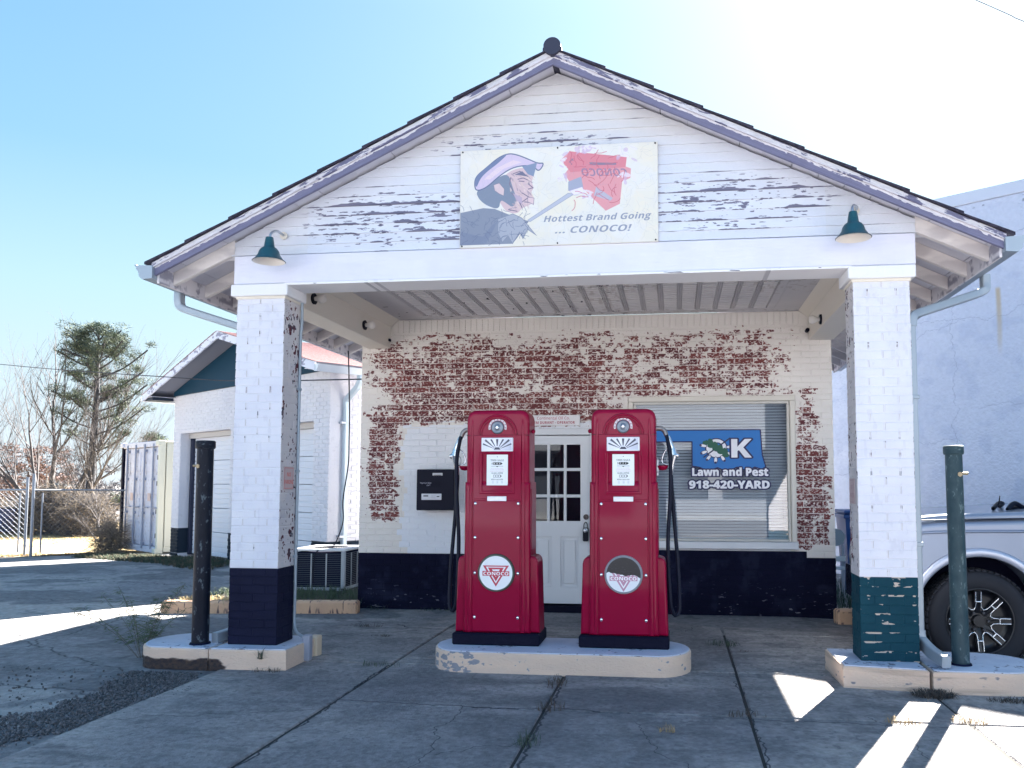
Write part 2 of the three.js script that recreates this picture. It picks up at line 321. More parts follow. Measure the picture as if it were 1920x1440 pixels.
// ---------------------------------------------------------------- the station
const station = thing('gas_station', 'old white brick filling station with front canopy, gabled roof and peeling paint', 'gas station');
const ZB = -2.994, RX = 2.59, SL = .48, ZBACK = -5.9;
const soffitY = (x) => 4.62 - SL * Math.abs(x - RX);
const jig = rng(5);
const DOOR = [1.70, 2.60, 2.035], WIN = [2.96, 4.772, .70, 2.375];
{ // front wall of the office with its bricks
  const hole = [[DOOR[0], .02], [DOOR[1], .02], [DOOR[1], DOOR[2]], [DOOR[0], DOOR[2]]], hole2 = [[WIN[0], WIN[2]], [WIN[1], WIN[2]], [WIN[1], WIN[3]], [WIN[0], WIN[3]]];
  const g = extrude([[-.125, -.15], [5.165, -.15], [5.165, 3.30], [-.125, 3.30]], .2, 0, [hole, hole2]).translate(0, 0, ZB - .2065);
  const w = part(station, 'wall', mapUV(g, wallUV), wallMat, 'office front wall of red brick with flaking cream paint');
  const list = [];
  const add = (a, b, y0, y1, zf = 0) => {
    if (b - a < .02) return;
    const gg = cbox(a + .003, b - .003, y0 + .0035, y1 - .0035, ZB - .03, ZB + zf + (jig() - .5) * .003, .0045, .003, jig);
    gg.userData.hidden = (a > 1.95 && b < 2.4 && y1 < .3) || b < -5; list.push(mapUV(gg, wallUV));
  };
  for (let k = -2; WY0 + k * COURSE < 3.12; k++) {
    const y0 = WY0 + k * COURSE, y1 = Math.min(y0 + COURSE, 3.14), off = (((k % 2) + 2) % 2) ? .1015 : 0;
    for (let b = -1; b < 27; b++) {
      let spans = [[Math.max(-.13, -.13 + off + b * .203), Math.min(5.17, -.13 + off + (b + 1) * .203)]];
      const cut = (x0, x1) => { spans = spans.flatMap(([a, c]) => c <= x0 || a >= x1 ? [[a, c]] : [[a, Math.min(c, x0)], [Math.max(a, x1), c]].filter(([p, q]) => q - p > .015)); };
      const ym = (y0 + y1) / 2;
      if (ym < DOOR[2] && ym > .02) cut(DOOR[0], DOOR[1]);
      if (ym > WIN[2] && ym < WIN[3]) cut(WIN[0], WIN[1]);
      for (const [a, c] of spans) if (c > a) add(a, c, y0, y1);
    }
  }
  for (let x = .24; x < 4.80; x += .0665) add(x, x + .0665, 3.143, 3.296, .004);          // upright bricks under the ceiling
  pieces(w, 'brick', list, wallMat, 300);
}
{ // other walls and the dark room behind
  part(station, 'side_wall', cbox(-.125, .075, -.15, 3.3, ZBACK + .3, ZB - .21, .005), M.white); part(station, 'side_wall', cbox(4.965, 5.165, -.15, 3.3, ZBACK + .3, ZB - .21, .005), M.white);
  part(station, 'back_wall', cbox(-.125, 5.165, -.15, 3.3, ZBACK + .1, ZBACK + .295, .005), M.white);
  part(station, 'room_floor', cbox(.08, 4.96, .0, .05, ZBACK + .3, ZB - .22, .002), M.dark);
  part(station, 'room_partition', cbox(.08, 4.96, .06, 3.2, -4.6, -4.5, .002), mat([.02, .03, .07], .8));
}
{ // pillars
  const specs = [[0, 'left', pillarPaint(3, [18, 21, 46], [26, 29, 56], .685, false)], [4.772, 'right', pillarPaint(8, [14, 58, 74], [24, 70, 84], .70, true)]];
  for (const [px, side, paint] of specs) {
    const right = px > 1, m = mat(null, .62, { specularIntensity: .3, map: paint, bumpMap: rep(grain, 6, 24), bumpScale: .004 }), uv = pillarUV(px), D = .283;
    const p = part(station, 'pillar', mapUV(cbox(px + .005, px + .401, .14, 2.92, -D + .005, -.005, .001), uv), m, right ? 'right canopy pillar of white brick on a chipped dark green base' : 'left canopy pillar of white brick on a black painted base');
    const list = [], rows = 42, ch = (2.905 - .165) / rows;
    const put = (x0, x1, y0, y1, z0, z1) => list.push(mapUV(cbox(x0 + .0022, x1 - .0022, y0 + .0026, y1 - .0026, z0 + .0015, z1 - .0015, .004, .0035, jig), uv));
    for (let k = 0; k < rows; k++) {
      const y0 = .165 + k * ch, y1 = y0 + ch;
      if (k % 2) { put(px, px + .203, y0, y1, -.102, 0); put(px + .203, px + .406, y0, y1, -.102, 0); put(px, px + .203, y0, y1, -D, -.102); put(px + .203, px + .406, y0, y1, -D, -.102); }
      else { put(px, px + .102, y0, y1, -.203, 0); put(px + .102, px + .304, y0, y1, -.102, 0); put(px + .304, px + .406, y0, y1, -.203, 0); put(px, px + .203, y0, y1, -D, -.203); put(px + .203, px + .406, y0, y1, -D, -.203); }
    }
    pieces(p, 'brick', list, m, 300);
    part(station, 'pillar_cap', cbox(px - .035, px + .44, 2.905, 2.998, -D - .03, .038, .006), M.white);
    part(station, 'pillar_neck', cbox(px - .006, px + .412, 2.885, 2.912, -D - .006, .008, .004), M.cream);
  }
}
// flaking white paint on the weathered boards of the gable, over x -.7 .. 5.9, y 3.15 .. 4.75
const BOARD = .0743;
const sidingTex = tex(2048, 768, (u, v) => {
  const x = u * 6.6 - .7, y = v * 1.6 + 3.15, k = Math.floor((y - 3.235) / BOARD), f = (y - 3.235) / BOARD - k, bh = hash2(k, 5);
  const ell = (cx, cy, rx, ry) => smooth(1.15, .25, Math.hypot((x - cx) / rx, (y - cy) / ry));
  const A = Math.max(ell(1.35, 3.49, 1.0, .30) * .62, ell(3.9, 3.52, .95, .27) * .55, ell(2.3, 4.05, 1.1, .12) * .34, .08);
  const n1 = fbm(x * 5 + k * 13.7, k * 3.1, 3), n2 = fbm(x * 30 + k * 5, y * 60, 3), n3 = fbm(x * 16 + k, y * 70, 4);
  const h = A * Math.max(0, n1 - .34 + (bh - .5) * .2) * 2.0 + (n2 - .5) * .45 * A;
  const bare = Math.max(smooth(-.02, .02, h - f - .05), smooth(.70, .72, n3 + A * .09) * smooth(.12, .3, A)), g = fbm(x * 6, y * 200, 3), d = fbm(x * 1.2 + k * 7, y * 3, 4);
  const warm = smooth(3.75, 4.25, y) * .7 + smooth(1.6, 0, Math.abs(x - 2.59) < 2 ? 3 : 0) * .2;
  const paint = mix3(mix3([222, 226, 236], [206, 210, 224], d), [212, 206, 200], warm * (.4 + .6 * d));
  return mix3(paint, mix3([132, 130, 150], [92, 92, 116], g), bare);
});
const sidingMat = mat(null, .7, { map: sidingTex, bumpMap: rep(grain, 20, 6), bumpScale: .003 });
const sideUV = (x, y) => [(x + .7) / 6.6, (y - 3.15) / 1.6];
{
  const hw = (y) => Math.max(.001, (4.60 - y) / SL);
  const gable = part(station, 'gable_wall', extrude([[RX - hw(3.236), 3.236], [RX + hw(3.236), 3.236], [RX, 4.60]], .12).translate(0, 0, -.12), M.white, 'front gable of narrow white boards with flaking paint');
  const rnd = rng(21);
  for (let k = 0; k < 18; k++) {
    const yb = 3.237 + k * BOARD, yt = Math.min(yb + BOARD + .006, 4.595), wB = hw(yb) + .0, wT = hw(yt); if (wB < .04) break;
    const cuts = [RX - wB]; if (rnd() < .6) cuts.push(RX + (rnd() - .5) * wB * 1.1); cuts.push(RX + wB);
    for (let i = 0; i < cuts.length - 1; i++) {
      const a = cuts[i] + (i ? .0012 : 0), b = cuts[i + 1] - (i < cuts.length - 2 ? .0012 : 0), at = i ? a : RX - wT, bt = i < cuts.length - 2 ? b : RX + wT;
      const s1 = (rnd() - .5) * .003, s2 = (rnd() - .5) * .003, zf = .0155 + rnd() * .003;
      const ring = (xB, xT, s) => [[xB, yb + s, .001], [xB, yb + s, zf], [xT, yt, .004], [xT, yt, .001]];
      part(gable, 'siding_board', mapUV(prism(ring(a, at, s1), ring(b, bt, s2)), sideUV), sidingMat);
    }
  }
}
{ // beams and ceiling
  part(station, 'front_beam', mapUV(cbox(-.02, 5.217, 3.003, 3.232, -.26, .022, .005), sideUV), mat([.97, .97, 1], .6, { map: tex(512, 64, (u, v) => mix3([230, 230, 238], [216, 216, 230], fbm(u * 30, v * 3, 4)), true, true), bumpMap: grainFine, bumpScale: .002 }), 'long white beam above the canopy opening');
  const trimTex = tex(1024, 32, (u, v) => { const n = fbm(u * 60, v * 2, 3) + v * .12; return mix3([236, 236, 240], [96, 98, 112], smooth(.78, .80, n)); });
  part(station, 'beam_trim', mapUV(cbox(.41, 4.765, 2.984, 3.002, -.27, .034, .003), (x, y, z, nx, ny) => [x / 5, Math.abs(ny) > .5 ? .1 : (y - 2.98) / .025]), mat(null, .7, { map: trimTex }));
  part(station, 'side_beam', cbox(-.045, .215, 2.97, 3.235, ZB + .004, -.262, .006), M.cream); part(station, 'side_beam', cbox(4.925, 5.19, 2.97, 3.235, ZB + .004, -.262, .006), M.cream);
  part(station, 'beam_end_block', box(.205, 3.06, ZB + .05, .05, .03, .06), M.navy); part(station, 'beam_end_block', rod([4.905, 3.07, -2.97], [4.905, 3.07, -2.90], .022, .022, 10), M.navy);
  const ceilTex = tex(1024, 640, (u, v) => {
    const x = u * 5, z = v * 3.2; const d = fbm(x * 1.5, z * 2, 4), ch = fbm(x * 13, z * 16, 3), g = fbm(x * 1.1 + 9, z * 1.7, 2);
    let c = mix3([216, 212, 212], [192, 190, 196], d);
    c = mix3(c, [166, 158, 158], smooth(.60, .66, fbm(x * 22, z * 22, 3)) * smooth(.4, .6, g) * .5);
    return mix3(c, [22, 20, 34], smooth(.80, .81, ch + (g - .5) * .25) * smooth(3.4, 2.2, x));
  });
  const cm = mat(null, .7, { map: ceilTex }), cuv = (x, y, z) => [x / 5, (z + 3.1) / 3.2];
  const ceil = part(station, 'ceiling', mapUV(cbox(.16, 4.97, 3.302, 3.33, ZB, -.2, .002), cuv), cm, 'pressed tin canopy ceiling with chipped white paint');
  const crown = (pts, a, b) => prism(pts.map(([p, q]) => [...a(p, q)]), pts.map(([p, q]) => [...b(p, q)]));
  const cp = [[0, 0], [.10, .075], [.10, .09], [0, .09]];
  part(ceil, 'crown_moulding', crown(cp, (p, q) => [.216 + p, 3.222 + q, ZB + .01], (p, q) => [.216 + p, 3.222 + q, -.27]), M.cream); part(ceil, 'crown_moulding', crown(cp, (p, q) => [4.924 - p, 3.222 + q, ZB + .01], (p, q) => [4.924 - p, 3.222 + q, -.27]), M.cream);
  const pw = .375, pl = .59;
  for (let i = 0; i < 10; i++) for (let j = 0; j < 4; j++) {
    const x = .70 + i * pw, z = -2.74 + j * pl, g = [cbox(x + .002, x + pw - .002, 3.293, 3.303, z + .002, z + pl - .002, .002)];
    for (const o of [.012, .032, .20, .22]) g.push(cbox(x + o - .006, x + o + .006, 3.281, 3.293, z + .004, z + pl - .004, .004));
    for (let k = 0; k < 7; k++) for (const [a, b] of [[.046, .184], [.234, .368]]) g.push(cbox(x + a, x + b, 3.276, 3.2935, z + .014 + k * .083, z + .052 + k * .083, .009));
    part(ceil, 'ceiling_panel', mapUV(merge(g), cuv), cm);
  }
  for (const [a, b, c, d] of [[.62, 4.54, -2.80, -2.745], [.62, 4.54, -.375, -.32], [.62, .695, -2.745, -.375], [4.455, 4.54, -2.745, -.375]]) part(ceil, 'ceiling_border', mapUV(cbox(a, b, 3.284, 3.304, c, d, .008), cuv), cm);
}
{ // roof: soffit boards, rafters, barge boards, shingles, ridge roll, gutters
  const roof = part(station, 'roof', merge([-1, 1].map((s) => { const e = 3.17, f = (x, o) => [RX + s * x, 4.62 - SL * x + o]; const ring = (z) => [[...f(0, .022), z], [...f(e, .022), z], [...f(e, .036), z], [...f(0, .036), z]]; return prism(ring(.232), ring(ZBACK)); })), M.dark);
  const soffit = empty(station, 'soffit'), sm = mat(null, .75, { map: tex(256, 256, (u, v) => { const d = fbm(u * 4, v * 9, 4, 0); return mix3([220, 220, 230], [190, 190, 204], d); }, true, true) }), rnd = rng(31);
  for (const s of [-1, 1]) {
    let a = 0; while (a < 3.14) {
      const w = .165 + rnd() * .05, b = Math.min(a + w, 3.16), gap = rnd() < .55 ? .006 : .0018, o = rnd() * .003;
      const P = (x, y, z) => [RX + s * x, 4.62 - SL * x + y, z];
      part(soffit, 'soffit_board', prism([P(a, o, .23), P(b - gap, o, .23), P(b - gap, .021, .23), P(a, .021, .23)], [P(a, o, ZBACK), P(b - gap, o, ZBACK), P(b - gap, .021, ZBACK), P(a, .021, ZBACK)]), sm); a = b;
    }
  }
  const raftTex = mat(null, .75, { map: tex(256, 128, (u, v) => { const d = fbm(u * 5, v * 12, 4); return mix3([228, 222, 220], [196, 190, 192], smooth(.35, .75, d)); }, true, true) });
  for (const s of [-1, 1]) for (let k = 0; k < 15; k++) {
    const z1 = .018 - k * .452, z0 = z1 - .045, a = s < 0 ? 2.612 : 2.63, b = 3.13, P = (x, y, z) => [RX + s * x, 4.62 - SL * x + y, z], dep = -.105;
    part(soffit, 'rafter', prism([P(a, -.002, z0), P(b, -.002, z0), P(b, dep, z0), P(a, dep - .01, z0)], [P(a, -.002, z1), P(b, -.002, z1), P(b, dep, z1), P(a, dep - .01, z1)]), raftTex);
  }
  const fascTex = mat(null, .8, { map: tex(1024, 64, (u, v) => mix3([214, 210, 216], [148, 146, 160], smooth(.55, .68, fbm(u * 12, v * 22, 4))), true, true) });
  for (const s of [-1, 1]) { const x0 = RX + s * 3.132, x1 = RX + s * 3.152; part(soffit, 'fascia_board', boxUV(cbox(Math.min(x0, x1), Math.max(x0, x1), 2.985, 3.118, ZBACK, .20, .003)), fascTex); }
  // barge boards, two steps each side, grey wood under peeling white
  const bargeTex = tex(1024, 128, (u, v) => {
    const L = u * 3.6, up = v > .5, f = (v * 2) % 1, n = fbm(L * 7, f * 1.6 + (up ? 9 : 0), 4), n2 = fbm(L * 34, f * 6 + (up ? 9 : 0), 3), g = fbm(L * 4, f * 40, 3);
    const wood = mix3([132, 132, 160], [102, 102, 132], g), q = up ? .60 + (n - .5) * 1.3 + (n2 - .5) * .4 : smooth(.35, .95, f) * .66 + (n - .5) * .55 + (n2 - .5) * .5 + .04;
    return mix3(wood, mix3([230, 230, 238], [208, 204, 212], n2), smooth(.47, .50, q));
  }, true, true);
  const bm = mat(null, .8, { map: bargeTex, bumpMap: grainFine, bumpScale: .003 });
  for (const s of [-1, 1]) {
    const P = (x, y, z) => [RX + s * x, 4.62 - SL * x + y, z];
    const board = (y0, y1, z0, z1, v0, v1, name) => part(soffit, name, mapUV(prism([P(.0005, y0, z0), P(.0005, y1, z0), P(.0005, y1, z1), P(.0005, y0, z1)], [P(3.165, y0, z0), P(3.165, y1, z0), P(3.165, y1, z1), P(3.165, y0, z1)]), (x, y) => { const d = Math.abs(x - RX), yy = y - (4.62 - SL * d); return [d / 3.6 + (s > 0 ? .37 : 0), lerp(v0, v1, (yy - y0) / (y1 - y0))]; }), bm);
    board(-.066, -.004, .205, .232, .02, .48, 'barge_board'); board(-.003, .036, .205, .252, .52, .98, 'barge_trim');
  }
  const shingle = mat(null, .95, { map: dustTex([60, 56, 72], [38, 36, 52], 40, 40) });
  for (const s of [-1, 1]) for (let k = 0; k < 9; k++) {
    const a = k * .355, b = Math.min(a + .40, 3.215), P = (x, y, z) => [RX + s * x, 4.62 - SL * x + y, z], h = (rnd() - .5) * .004;
    part(roof, 'shingle_course', prism([P(a, .038, .272 + h), P(b, .044, .272 + h), P(b, .064, .272 + h), P(a, .046, .272 + h)], [P(a, .038, ZBACK), P(b, .044, ZBACK), P(b, .064, ZBACK), P(a, .046, ZBACK)]), shingle);
  }
  part(roof, 'ridge_roll', merge([new THREE.CylinderGeometry(.066, .066, 7.1, 18).rotateX(Math.PI / 2).translate(RX, 4.672, .28 - 3.55), cbox(RX - .072, RX + .072, 4.63, 4.664, ZBACK, .275, .004)]), mat([.03, .032, .06], .6));
  for (const s of [-1, 1]) { // gutters with a curled lip
    const X = (x) => RX + s * x, outer = [[3.153, 3.112], [3.153, 3.012], [3.235, 3.006], [3.262, 3.03], [3.268, 3.062], [3.290, 3.092], [3.294, 3.118]];
    const inner = outer.map(([x, y], i) => [x + (i < 2 ? .004 : -.005), y + (i && i < 5 ? .006 : 0)]).reverse(), ring = (z) => [...outer, ...inner].map(([x, y]) => [X(x), y, z]);
    const t = []; const A = ring(.262), B = ring(ZBACK); for (let i = 0; i < A.length; i++) { const k = (i + 1) % A.length; t.push(...A[i], ...A[k], ...B[k], ...A[i], ...B[k], ...B[i]); }
    const cap = outer.map(([x, y]) => [X(x), y, .262]); for (let i = 1; i < cap.length - 1; i++) t.push(...cap[0], ...cap[i], ...cap[i + 1]);
    const g = part(station, 'gutter', fromTris(t), M.galv); part(g, 'gutter_lip', rod([X(3.294), 3.118, .262], [X(3.294), 3.118, ZBACK], .009, .009, 8), M.galv);
  }
  // downspouts
  const prof = roundRect(.062, .082, .012, 2);
  const arc = (pts) => new THREE.CatmullRomCurve3(pts.map(V3), false, 'catmullrom', .3).getPoints(pts.length * 5).map((p) => p.toArray());
  part(station, 'downspout', merge([sweep(arc([[-.655, 3.02, -.25], [-.655, 2.95, -.25], [-.645, 2.90, -.255], [-.58, 2.865, -.26], [-.1, 2.71, -.33], [.03, 2.66, -.345], [.045, 2.6, -.345]]), prof, [0, 0, 1]), sweep([[.045, 2.6, -.345], [.045, .32, -.345]], prof, [0, 0, 1]), sweep(arc([[.045, .32, -.345], [.03, .25, -.34], [-.05, .225, -.24], [-.12, .205, -.03]]), prof)]), M.galv, 'left downspout ending beside the bollard');
  const dr = part(station, 'downspout', merge([sweep(arc([[5.855, 3.02, -.45], [5.855, 2.95, -.45], [5.845, 2.90, -.44], [5.76, 2.86, -.42], [5.30, 2.69, -.2], [5.235, 2.655, -.165], [5.222, 2.58, -.16]]), prof, [0, 0, 1]), sweep([[5.222, 2.58, -.16], [5.222, .36, -.16]], roundRect(.05, .07, .01, 2), [0, 0, 1]), sweep(arc([[5.222, .36, -.16], [5.224, .29, -.14], [5.25, .24, .02], [5.285, .215, .22]]), prof)]), M.galv, 'right downspout running down the pillar');
  for (const y of [.98, 2.05]) part(dr, 'strap', box(5.218, y, -.155, .075, .03, .085), M.galv);
}
// ---------------------------------------------------------------- window, door and what hangs on the walls
{
  const w = empty(station, 'window', 'wide office window with lettering and closed blinds');
  const al = mat([.62, .60, .56], .45), fr = [[2.965, 4.768, 2.315, 2.372], [2.965, 3.02, .79, 2.313], [4.712, 4.768, .79, 2.313]];
  for (const [a, b, c, d] of fr) part(w, 'frame', cbox(a, b, c, d, -3.07, -2.978, .006), M.cream);
  for (const [a, b, c, d] of [[3.022, 4.71, 2.285, 2.313], [3.022, 3.05, .79, 2.283], [4.682, 4.71, .79, 2.283], [3.052, 4.68, .79, .815]]) part(w, 'inner_frame', cbox(a, b, c, d, -3.06, -3.0, .005), al);
  part(w, 'sill', cbox(2.955, 4.778, .708, .786, -3.06, -2.955, .008), M.white);
  part(w, 'pane', plane(1.66, 1.50, 3.866, 1.55, -3.035), mat([.94, .97, 1], 0, { transmission: 1, thickness: 0, ior: 1.75 }));
  const decal = canvasTex(1024, 576, (c, W, H) => {
    c.clearRect(0, 0, W, H); const X = (x) => (x - 1190) / 258 * W, Y = (y) => (y - 798) / 130 * H;          // from the photograph's grid to the canvas
    const path = (p) => { c.beginPath(); p.forEach(([x, y], i) => i ? c.lineTo(X(x), Y(y)) : c.moveTo(X(x), Y(y))); c.closePath(); };
    c.lineJoin = 'round'; path([[1190, 803.5], [1423, 803.5], [1426, 850], [1432, 871], [1425, 876], [1412, 872], [1398, 879], [1380, 872], [1362, 880], [1344, 873], [1326, 879], [1310, 872], [1297, 870], [1297, 825], [1190, 825]]);
    c.fillStyle = '#1474c4'; c.fill(); c.lineWidth = 9; c.strokeStyle = '#0b1250'; c.stroke();
    c.fillStyle = '#f2f2fa'; c.strokeStyle = '#0b1250';
    c.lineWidth = 8; c.beginPath(); c.arc(X(1342), Y(837), 78, 0, 7); c.fill(); c.stroke();
    c.fillStyle = '#1474c4'; c.beginPath(); c.arc(X(1344), Y(835), 34, 0, 7); c.fill(); c.stroke();
    c.fillStyle = '#f2f2fa'; for (let i = 0; i < 7; i++) { const a = (-20 + i * 33) * R + .25, x = X(1342) + Math.cos(a) * 98, y = Y(837) + Math.sin(a) * 98; c.save(); c.translate(x, y); c.rotate(a - Math.PI / 2); c.beginPath(); c.ellipse(0, 0, 13, 27, 0, 0, 7); c.lineWidth = 4; c.fill(); c.stroke(); c.fillStyle = '#0b1250'; c.fillRect(-6, 12, 12, 12); c.fillStyle = '#f2f2fa'; c.restore(); }
    c.strokeStyle = '#101a4a'; c.lineWidth = 10; c.beginPath(); c.moveTo(X(1318), Y(854)); c.lineTo(X(1368), Y(818)); c.stroke();
    c.save(); c.translate(X(1343), Y(836)); c.rotate(.62); c.fillStyle = '#145c4a'; for (let i = 0; i < 9; i++) { c.beginPath(); c.ellipse(-88 + i * 22, (i % 2 ? -14 : 14), 26, 17, i % 2 ? .5 : -.5, 0, 7); c.fill(); } c.fillRect(-100, -8, 200, 16); c.restore();
    const text = (s, x, y, size, w) => { c.font = 'bold ' + size + 'px sans-serif'; c.textAlign = 'center'; c.textBaseline = 'middle'; const k = w / c.measureText(s).width; c.save(); c.translate(X(x), Y(y)); c.scale(k, 1); c.lineWidth = 26; c.strokeStyle = '#0b1250'; c.strokeText(s, 0, 0); c.fillStyle = '#f4f4fc'; c.fillText(s, 0, 0); c.lineWidth = 5; c.strokeStyle = '#f4f4fc'; c.strokeText(s, 0, 0); c.restore(); };
    text('K', 1385, 838, 205, 165); text('Lawn and Pest', 1366, 881, 84, 560); text('918-420-YARD', 1365, 904, 84, 590);
  });
  part(w, 'lettering', plane(1.515, .775, 3.79, 1.647, -3.029), mat(null, .5, { map: decal, alphaTest: .5 }), 'blue and white lawn service lettering');
  const blind = thing('window_blind', 'pale slatted blind closed behind the office window', 'blind', [3.866, .8, -3.12]);
  const slat = cbox(-.83, .83, -.0022, .0022, -.0175, .0175, .001).rotateX(.80), bmt = mat([.42, .47, .54], .5);
  for (let i = 0; i < 46; i++) { const s = part(blind, 'slat', slat, bmt); s.position.y = .02 + i * .0325; }
  part(blind, 'headrail', cbox(-.83, .83, 1.49, 1.53, -.025, .025, .004), bmt);
}
{
  const d = empty(station, 'door', 'white office door with nine panes'), white = mat([.72, .73, .76], .5);
  const x0 = 1.765, x1 = 2.535, z = -3.075, pw = .158, ph = .262, cols = [1.889, 2.077, 2.265], rows = [.995, 1.291, 1.587];
  const holes = []; for (const x of cols) for (const y of rows) holes.push([[x, y], [x + pw, y], [x + pw, y + ph], [x, y + ph]]);
  const pan = [[1.90, .27, .20, .55], [2.20, .27, .20, .55]];
  for (const [x, y, w, h] of pan) holes.push([[x, y], [x + w, y], [x + w, y + h], [x, y + h]]);
  part(d, 'door_leaf', extrude([[x0, .085], [x1, .085], [x1, 1.95], [x0, 1.95]], .045, .004, holes), white).position.z = z;
  for (const x of cols) for (const y of rows) part(d, 'pane', plane(pw + .01, ph + .01, x + pw / 2, y + ph / 2, z + .02), M.glass);
  for (const [x, y, w, h] of pan) part(d, 'panel', merge([cbox(x - .01, x + w + .01, y - .01, y + h + .01, z + .005, z + .022, .002), cbox(x + .035, x + w - .035, y + .035, y + h - .035, z + .02, z + .038, .012)]), white);
  for (const [a, b, c, e] of [[1.705, 1.762, .06, 1.955], [2.538, 2.597, .06, 1.955], [1.705, 2.597, 1.957, 2.033]]) part(d, 'door_frame', cbox(a, b, c, e, -3.16, -2.982, .005), white);
  part(d, 'threshold', cbox(1.70, 2.60, -.06, .065, -3.16, -2.965, .006), M.navy);
  part(d, 'deadbolt', merge([new THREE.CylinderGeometry(.028, .032, .02, 20).rotateX(Math.PI / 2).translate(2.487, 1.042, z + .055), new THREE.CylinderGeometry(.013, .016, .035, 16).rotateX(Math.PI / 2).translate(2.487, 1.042, z + .065)]), mat([.10, .09, .09], .35, { metalness: .7 }));
  part(d, 'lock_box', merge([cbox(2.455, 2.515, .775, .925, z + .045, z + .095, .01), tube([[2.465, .92, z + .07], [2.468, .965, z + .07], [2.485, .985, z + .07], [2.502, .965, z + .07], [2.505, .92, z + .07]], .005)]), M.black);
  part(d, 'door_knob', new THREE.SphereGeometry(.026, 16, 12).translate(2.487, .90, z + .115), M.chrome);
}
const textPlane = (w, h, px, draw, o = {}) => [w, h, canvasTex(Math.round(px * w / h), px, draw), o];
{ // operator sign above the door
  const s = thing('operator_sign', 'small white sign with red lettering above the office door', 'sign', [2.10, 2.06, -2.978]);
  part(s, 'board', cbox(-.30, .325, 0, .118, -.006, .006, .002), mat([.80, .79, .80], .5));
  part(s, 'lettering', plane(.615, .112, .0125, .059, .0075), mat(null, .5, { map: canvasTex(1024, 186, (c, W, H) => { c.fillStyle = '#e6e2e4'; c.fillRect(0, 0, W, H); c.fillStyle = '#a8344a'; c.textAlign = 'center'; c.font = '74px sans-serif'; c.fillText('Continental Oil Co.', W * .52, 78); c.font = 'bold 66px sans-serif'; c.fillText('CLEM DURANT - OPERATOR', W * .5, 158); }) }));
}
{ // night drop box
  const b = thing('drop_box', 'black metal payment drop box fixed to the white brick wall', 'drop box', [.82, 1.115, -2.985]);
  const bmat = mat([.005, .006, .020], .5, { specularIntensity: .35 });
  part(b, 'box', cbox(-.215, .215, 0, .455, 0, .17, .008), bmat);
  part(b, 'slot', merge([cbox(-.03, .085, .385, .415, .168, .182, .005)]), mat([.68, .68, .72], .4)); part(b, 'slot_opening', cbox(-.018, .073, .388, .394, .176, .185, .001), M.black);
  part(b, 'keypad', cbox(-.155, .075, .115, .185, .168, .182, .005), mat([.72, .72, .78], .5));
  part(b, 'keypad_print', plane(.22, .058, -.04, .150, .1835), mat(null, .5, { map: canvasTex(440, 116, (c, W, H) => { c.fillStyle = '#dcdce4'; c.fillRect(0, 0, W, H); c.fillStyle = '#20243c'; c.fillRect(40, 26, 110, 26); for (let i = 0; i < 3; i++) for (let j = 0; j < 3; j++) { c.strokeStyle = '#666a80'; c.strokeRect(220 + i * 34, 14 + j * 28, 26, 20); } c.fillRect(345, 40, 60, 22); }) }));
  part(b, 'lettering', plane(.24, .06, -.06, .29, .1715), mat(null, .6, { specularIntensity: .35, map: canvasTex(480, 120, (c, W, H) => { c.fillStyle = '#0f1124'; c.fillRect(0, 0, W, H); c.fillStyle = '#c8c8d8'; c.font = '44px sans-serif'; c.fillText('Payment Box', 10, 48); c.fillText('24/7', 160, 100); }) }));
}
for (const [x, turn, z, y, lab, col] of [[.4085, 90, -.125, 1.365, 'faded red and white parking notice on the left pillar', '#d0685c'], [4.7695, -90, -.14, 1.27, 'faded pinkish parking notice on the inner side of the right pillar', '#b09098']]) {
  const s = thing('parking_sign', lab, 'sign', [x, y, z], turn * R);
  part(s, 'board', cbox(-.085, .085, 0, .185, -.002, .004, .001), mat([.55, .45, .46], .6));
  part(s, 'lettering', plane(.16, .175, 0, .0925, .0055), mat(null, .6, { map: canvasTex(320, 350, (c, W, H) => { c.fillStyle = '#c4aeb0'; c.fillRect(0, 0, W, H); c.strokeStyle = col; c.lineWidth = 8; c.strokeRect(14, 14, W - 28, H - 28); c.fillStyle = col; c.textAlign = 'center'; c.font = 'bold 92px sans-serif'; c.fillText('NO', W / 2, 150); c.save(); c.translate(W / 2, 268); c.scale(.74, 1); c.fillText('PARKING', 0, 0); c.restore(); }) }));
}
